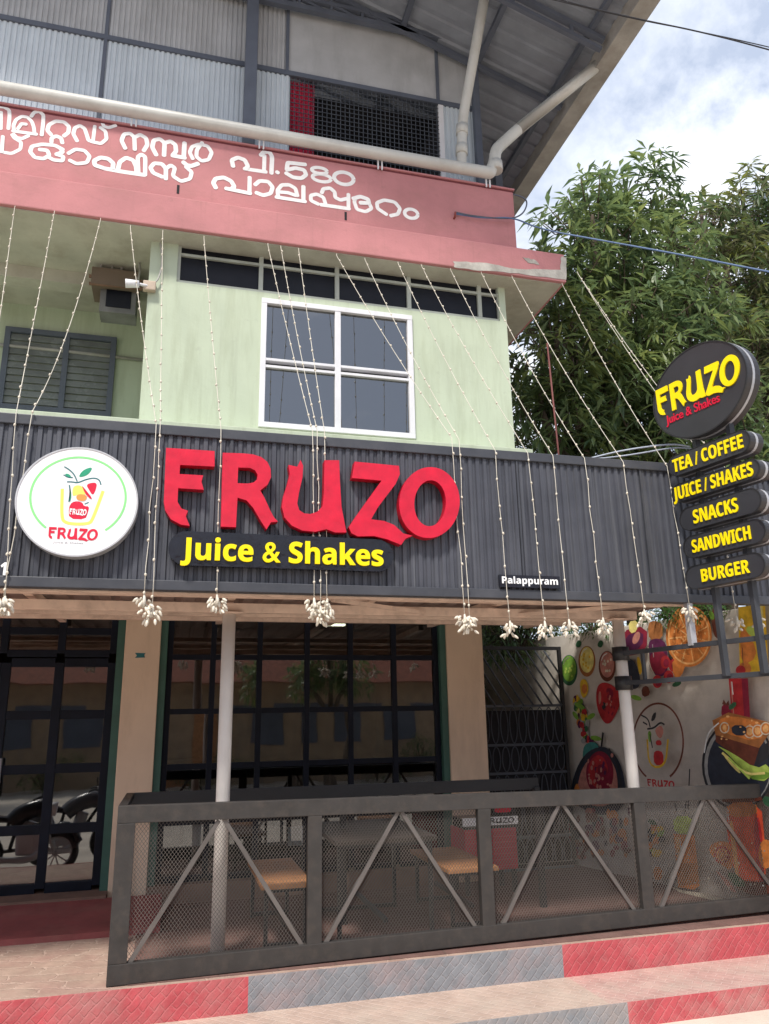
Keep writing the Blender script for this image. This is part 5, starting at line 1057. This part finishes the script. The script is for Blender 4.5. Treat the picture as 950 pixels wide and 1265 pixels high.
mango('mango tree with reddish young leaves against the cloud at the right', (9.6, 10.6, 0), [lob(870, 290, 10.6, .9), lob(920, 265, 10.8, 1.0, .8), lob(965, 290, 10.6, 1.1), lob(900, 350, 10.6, 1.2), lob(960, 390, 10.4, 1.3), lob(880, 440, 10.2, 1.1), lob(940, 480, 10.0, 1.3), lob(1000, 430, 10.2, 1.3)], 950, 5, MT['leafred'])
mango('low spreading mango tree filling the space above the signboard and mural wall', (7.6, 9.2, 0), [lob(720, 560, 9.0, .9), lob(790, 540, 9.0, 1.0), lob(860, 560, 8.8, 1.0), lob(930, 560, 8.6, 1.1), lob(700, 640, 9.6, 1.0), lob(800, 650, 9.4, 1.2), lob(920, 660, 9.0, 1.2), lob(990, 600, 8.6, 1.1)], 850, 23, MT['leaf'])
mango('dense dark mango tree farther back behind the others', (10.5, 15.0, 0), [lob(720, 430, 15, 2.0), lob(800, 420, 15, 2.2), lob(880, 440, 15, 2.2), lob(960, 440, 15, 2.2), lob(700, 540, 14.5, 1.9), lob(790, 550, 14.5, 2.0), lob(890, 560, 14.5, 2.0), lob(980, 550, 14.5, 2.0), lob(650, 600, 14, 1.6)], 620, 31, MT['leaf'], (11, 16))
def shrub(name, lab, cat, c, r, n, seed, mat, L=(.05, .10)):
    rnd = random.Random(seed); t = thing(name, lab, cat, (c[0], c[1], c[2]-r[2])); c = Vector(c); tips = []
    for k in range(n):
        d = Vector((rnd.gauss(0, 1), rnd.gauss(0, 1), rnd.gauss(0, 1))).normalized()*rnd.random()**.4; tips.append((c+Vector((d.x*r[0], d.y*r[1], d.z*r[2])), d+Vector((0, 0, .8))))
    st = MB()
    for p, d in tips[::6]: st.tube([c-Vector((0, 0, r[2])), (c+p)/2, p], [.012, .009, .004], 4)
    st.build('stems', MT['bark'], t)
    V, F = leaf_cloud(tips, rnd, (5, 9), L, .6); me = bpy.data.meshes.new('foliage'); me.from_pydata([tuple(v) for v in V], [], F); me.materials.append(mat); o = bpy.data.objects.new('foliage', me); COL.objects.link(o); o.parent = t; o.matrix_parent_inverse = Matrix.Translation(-Vector(t.location))
p = WP(1.0, wz, -.1); shrub('creeper', 'green creeper along the top of the mural wall beside the orange slice', 'plant', (p.x-.06, p.y, p.z+.05), (.22, .75, .13), 150, 3, MT['vine'])
p = WP(-.35, wz, -.1); shrub('creeper', 'green creeper at the back end of the mural wall, above the small bowls', 'plant', (p.x, p.y, p.z+.1), (.2, .6, .2), 110, 4, MT['vine'])
shrub('bush', 'dark bush in the yard behind the iron gate', 'plant', (4.1, 10.6, 1.3), (.8, .6, 1.3), 320, 8, MT['leaf'], (.10, .18))

shrub('creeper', 'dark creeper hanging over the top of the iron gate', 'plant', (4.15, 9.1, 2.72), (.95, .3, .42), 360, 14, MT['leaf'], (.08, .16))
p = onY(173, 810, YF-.021); st_ = MB(); st_.prism([[p+Vector((a, 0, b)) for a, b in ((-.05, .028), (.052, .025), (.04, .005), (.05, -.018), (-.048, -.022), (-.03, 0))]], (0, -.003, 0))
tag(st_.build('sticker', MT['navyteal']), 'small torn teal sticker on the tan pillar beside the door', 'sticker')
# ================================================================== across the street (seen mirrored in the panes)
ob_ = thing('roadside_house', 'low house with a red tiled roof across the street', 'house', (0, -11, ROADZ))
MB().box((-9, -14, ROADZ), (13, -10.6, 3.0)).build('wall', M('brown house wall', (.36, .26, .17), .8, dirt=(.25, .22, .18)), ob_)
MB().hexa([(-9.6, -14.6, 2.9), (13.6, -14.6, 2.9), (-9.6, -9.8, 2.9), (13.6, -9.8, 2.9), (-9.2, -12.4, 5.0), (13.2, -12.4, 5.0), (-9.2, -12.0, 5.0), (13.2, -12.0, 5.0)]).build('roof', M('clay roof tile', (.30, .11, .07), .8, var=.3, scale=8), ob_)
for x in (-7, -5, -3.2, -1.4, 3.2, 5, 7, 9.5): w_ = MB().box((x-.6, -10.62, .9), (x+.6, -10.56, 2.2)).build('window', MT['steel'], ob_)
MB().box((.3, -10.62, ROADZ), (1.4, -10.55, 2.0)).build('door', MT['wood'], ob_)
mango('roadside mango tree across the street, left of the low house', (-7.5, -8.5, ROADZ), [(Vector((-7.5, -8.5, 5.2)), (1.8, 1.4)), (Vector((-6.2, -8.3, 4.4)), (1.4, 1.1)), (Vector((-8.8, -8.8, 4.5)), (1.5, 1.2))], 500, 41, MT['leaf'])

mango('roadside mango tree across the street, in front of the low house', (4.6, -8.2, ROADZ), [(Vector((4.6, -8.2, 3.6)), (1.3, 1.0)), (Vector((5.6, -8.0, 3.0)), (1.0, .8)), (Vector((3.7, -8.3, 2.9)), (.9, .7))], 330, 43, MT['leaf'])
for k, (x, h) in enumerate(((1.6, .9), (7.6, 1.3), (-3.4, 1.0))): shrub('bush', ['low bush', 'tall bush', 'round bush'][k]+' at the foot of the low house across the street', 'plant', (x, -9.4, ROADZ+h*.6), (.9, .5, h*.6), 130, 60+k, MT['leaf'], (.10, .2))
# ================================================================== motorcycles parked on the road in front of the door (seen mirrored in its panes)
def ring(mb, c, r, t, n=28, k=8):
    vs = []; fs = []
    for i in range(n):
        a = 2*math.pi*i/n
        for j in range(k): b = 2*math.pi*j/k; q = r+t*math.cos(b); vs.append((c[0]+q*math.cos(a), c[1]+t*math.sin(b), c[2]+q*math.sin(a)))
    for i in range(n):
        for j in range(k): fs.append((i*k+j, i*k+(j+1) % k, ((i+1) % n)*k+(j+1) % k, ((i+1) % n)*k+j))
    mb.add(vs, fs, True)
def motorcycle(lab, base, paint):
    x, y, z = base; t = thing('motorcycle', lab, 'motorcycle', base, 'motorcycles parked in front of the shop'); P_ = lambda a, b, c: (x+a, y+b, z+c)
    for a in (-.62, .62):
        m_ = MB(); ring(m_, P_(a, 0, .30), .255, .05); w_ = m_.build('wheel', MT['blacksteel'], t)
        m_ = MB(); ring(m_, P_(a, 0, .30), .20, .014); 
        for k in range(10): an = k*math.pi/5; m_.bar(P_(a, 0, .30), P_(a+.2*math.cos(an), 0, .30+.2*math.sin(an)), .02, .012, up=(0, 1, 0))
        m_.build('rim', MT['rimgrey'], w_)
    m_ = MB(); ring(m_, P_(.62, 0, .30), .0, .001); m_ = MB(); m_.tube(bend([P_(.92, 0, .42), P_(.82, 0, .60), P_(.62, 0, .66), P_(.40, 0, .56)], 2), .05, 8); m_.build('fender', paint, t)
    MB().tube(bend([P_(-.98, 0, .50), P_(-.82, 0, .66), P_(-.62, 0, .68), P_(-.45, 0, .60)], 2), .055, 8).build('fender', paint, t)
    MB().tube(bend([P_(.40, 0, .86), P_(.25, 0, .90), P_(.02, 0, .84), P_(-.12, 0, .72)], 2), [.05, .11, .13, .14, .14, .13, .12, .10, .08, .05][:len(bend([P_(.40, 0, .86), P_(.25, 0, .90), P_(.02, 0, .84), P_(-.12, 0, .72)], 2))] if False else .12, 12).build('fuel_tank', paint, t)
    MB().hexa([P_(-.85, -.12, .76), P_(-.08, -.10, .72), P_(-.85, .12, .76), P_(-.08, .10, .72), P_(-.85, -.10, .86), P_(-.08, -.09, .80), P_(-.85, .10, .86), P_(-.08, .09, .80)], .03).build('seat', MT['boardblack'], t)
    m_ = MB(); m_.tube([P_(.38, 0, .84), P_(.05, 0, .38), P_(-.25, 0, .34), P_(-.62, 0, .32)], .028, 8); m_.tube([P_(-.15, 0, .72), P_(-.25, 0, .34)], .025, 8); m_.build('frame', MT['blacksteel'], t)
    m_ = MB().box(P_(-.16, -.13, .28), P_(.20, .13, .58), .04); m_.tube([P_(.05, 0, .5), P_(.12, 0, .72)], .085, 12); m_.build('engine', MT['rimgrey'], t)
    for b in (-.09, .09): MB().tube([P_(.62, b, .30), P_(.36, b, .98)], .024, 8).build('fork', MT['rimgrey'], t)
    MB().tube(bend([P_(.18, -.36, 1.02), P_(.30, -.28, 1.06), P_(.36, -.08, .98), P_(.36, .08, .98), P_(.30, .28, 1.06), P_(.18, .36, 1.02)], 2), .016, 8).build('handlebar', MT['blacksteel'], t)
    MB().tube([P_(.40, 0, .88), P_(.52, 0, .86)], [.07, .095], 14).build('headlight', MT['white'], t)
    MB().tube(bend([P_(.20, .14, .40), P_(.10, .15, .24), P_(-.30, .16, .24), P_(-.92, .18, .34)], 2), .04, 10).build('exhaust', MT['rimgrey'], t)
    for b in (-.3, .3): m_ = MB(); m_.tube([P_(.30, b, 1.05), P_(.32, b*1.1, 1.18)], .007, 5); m_.box(P_(.30, b*1.1-.06, 1.16), P_(.32, b*1.1+.06, 1.24), .01); m_.build('mirror', MT['blacksteel'], t)
motorcycle('black motorcycle parked on the road in front of the shop door', (-1.9, 4.35, ROADZ), M('black tank paint', (.02, .02, .025), .2))
motorcycle('grey motorcycle parked on the road behind the black one', (-1.2, 3.5, ROADZ), M('grey tank paint', (.10, .10, .11), .2))
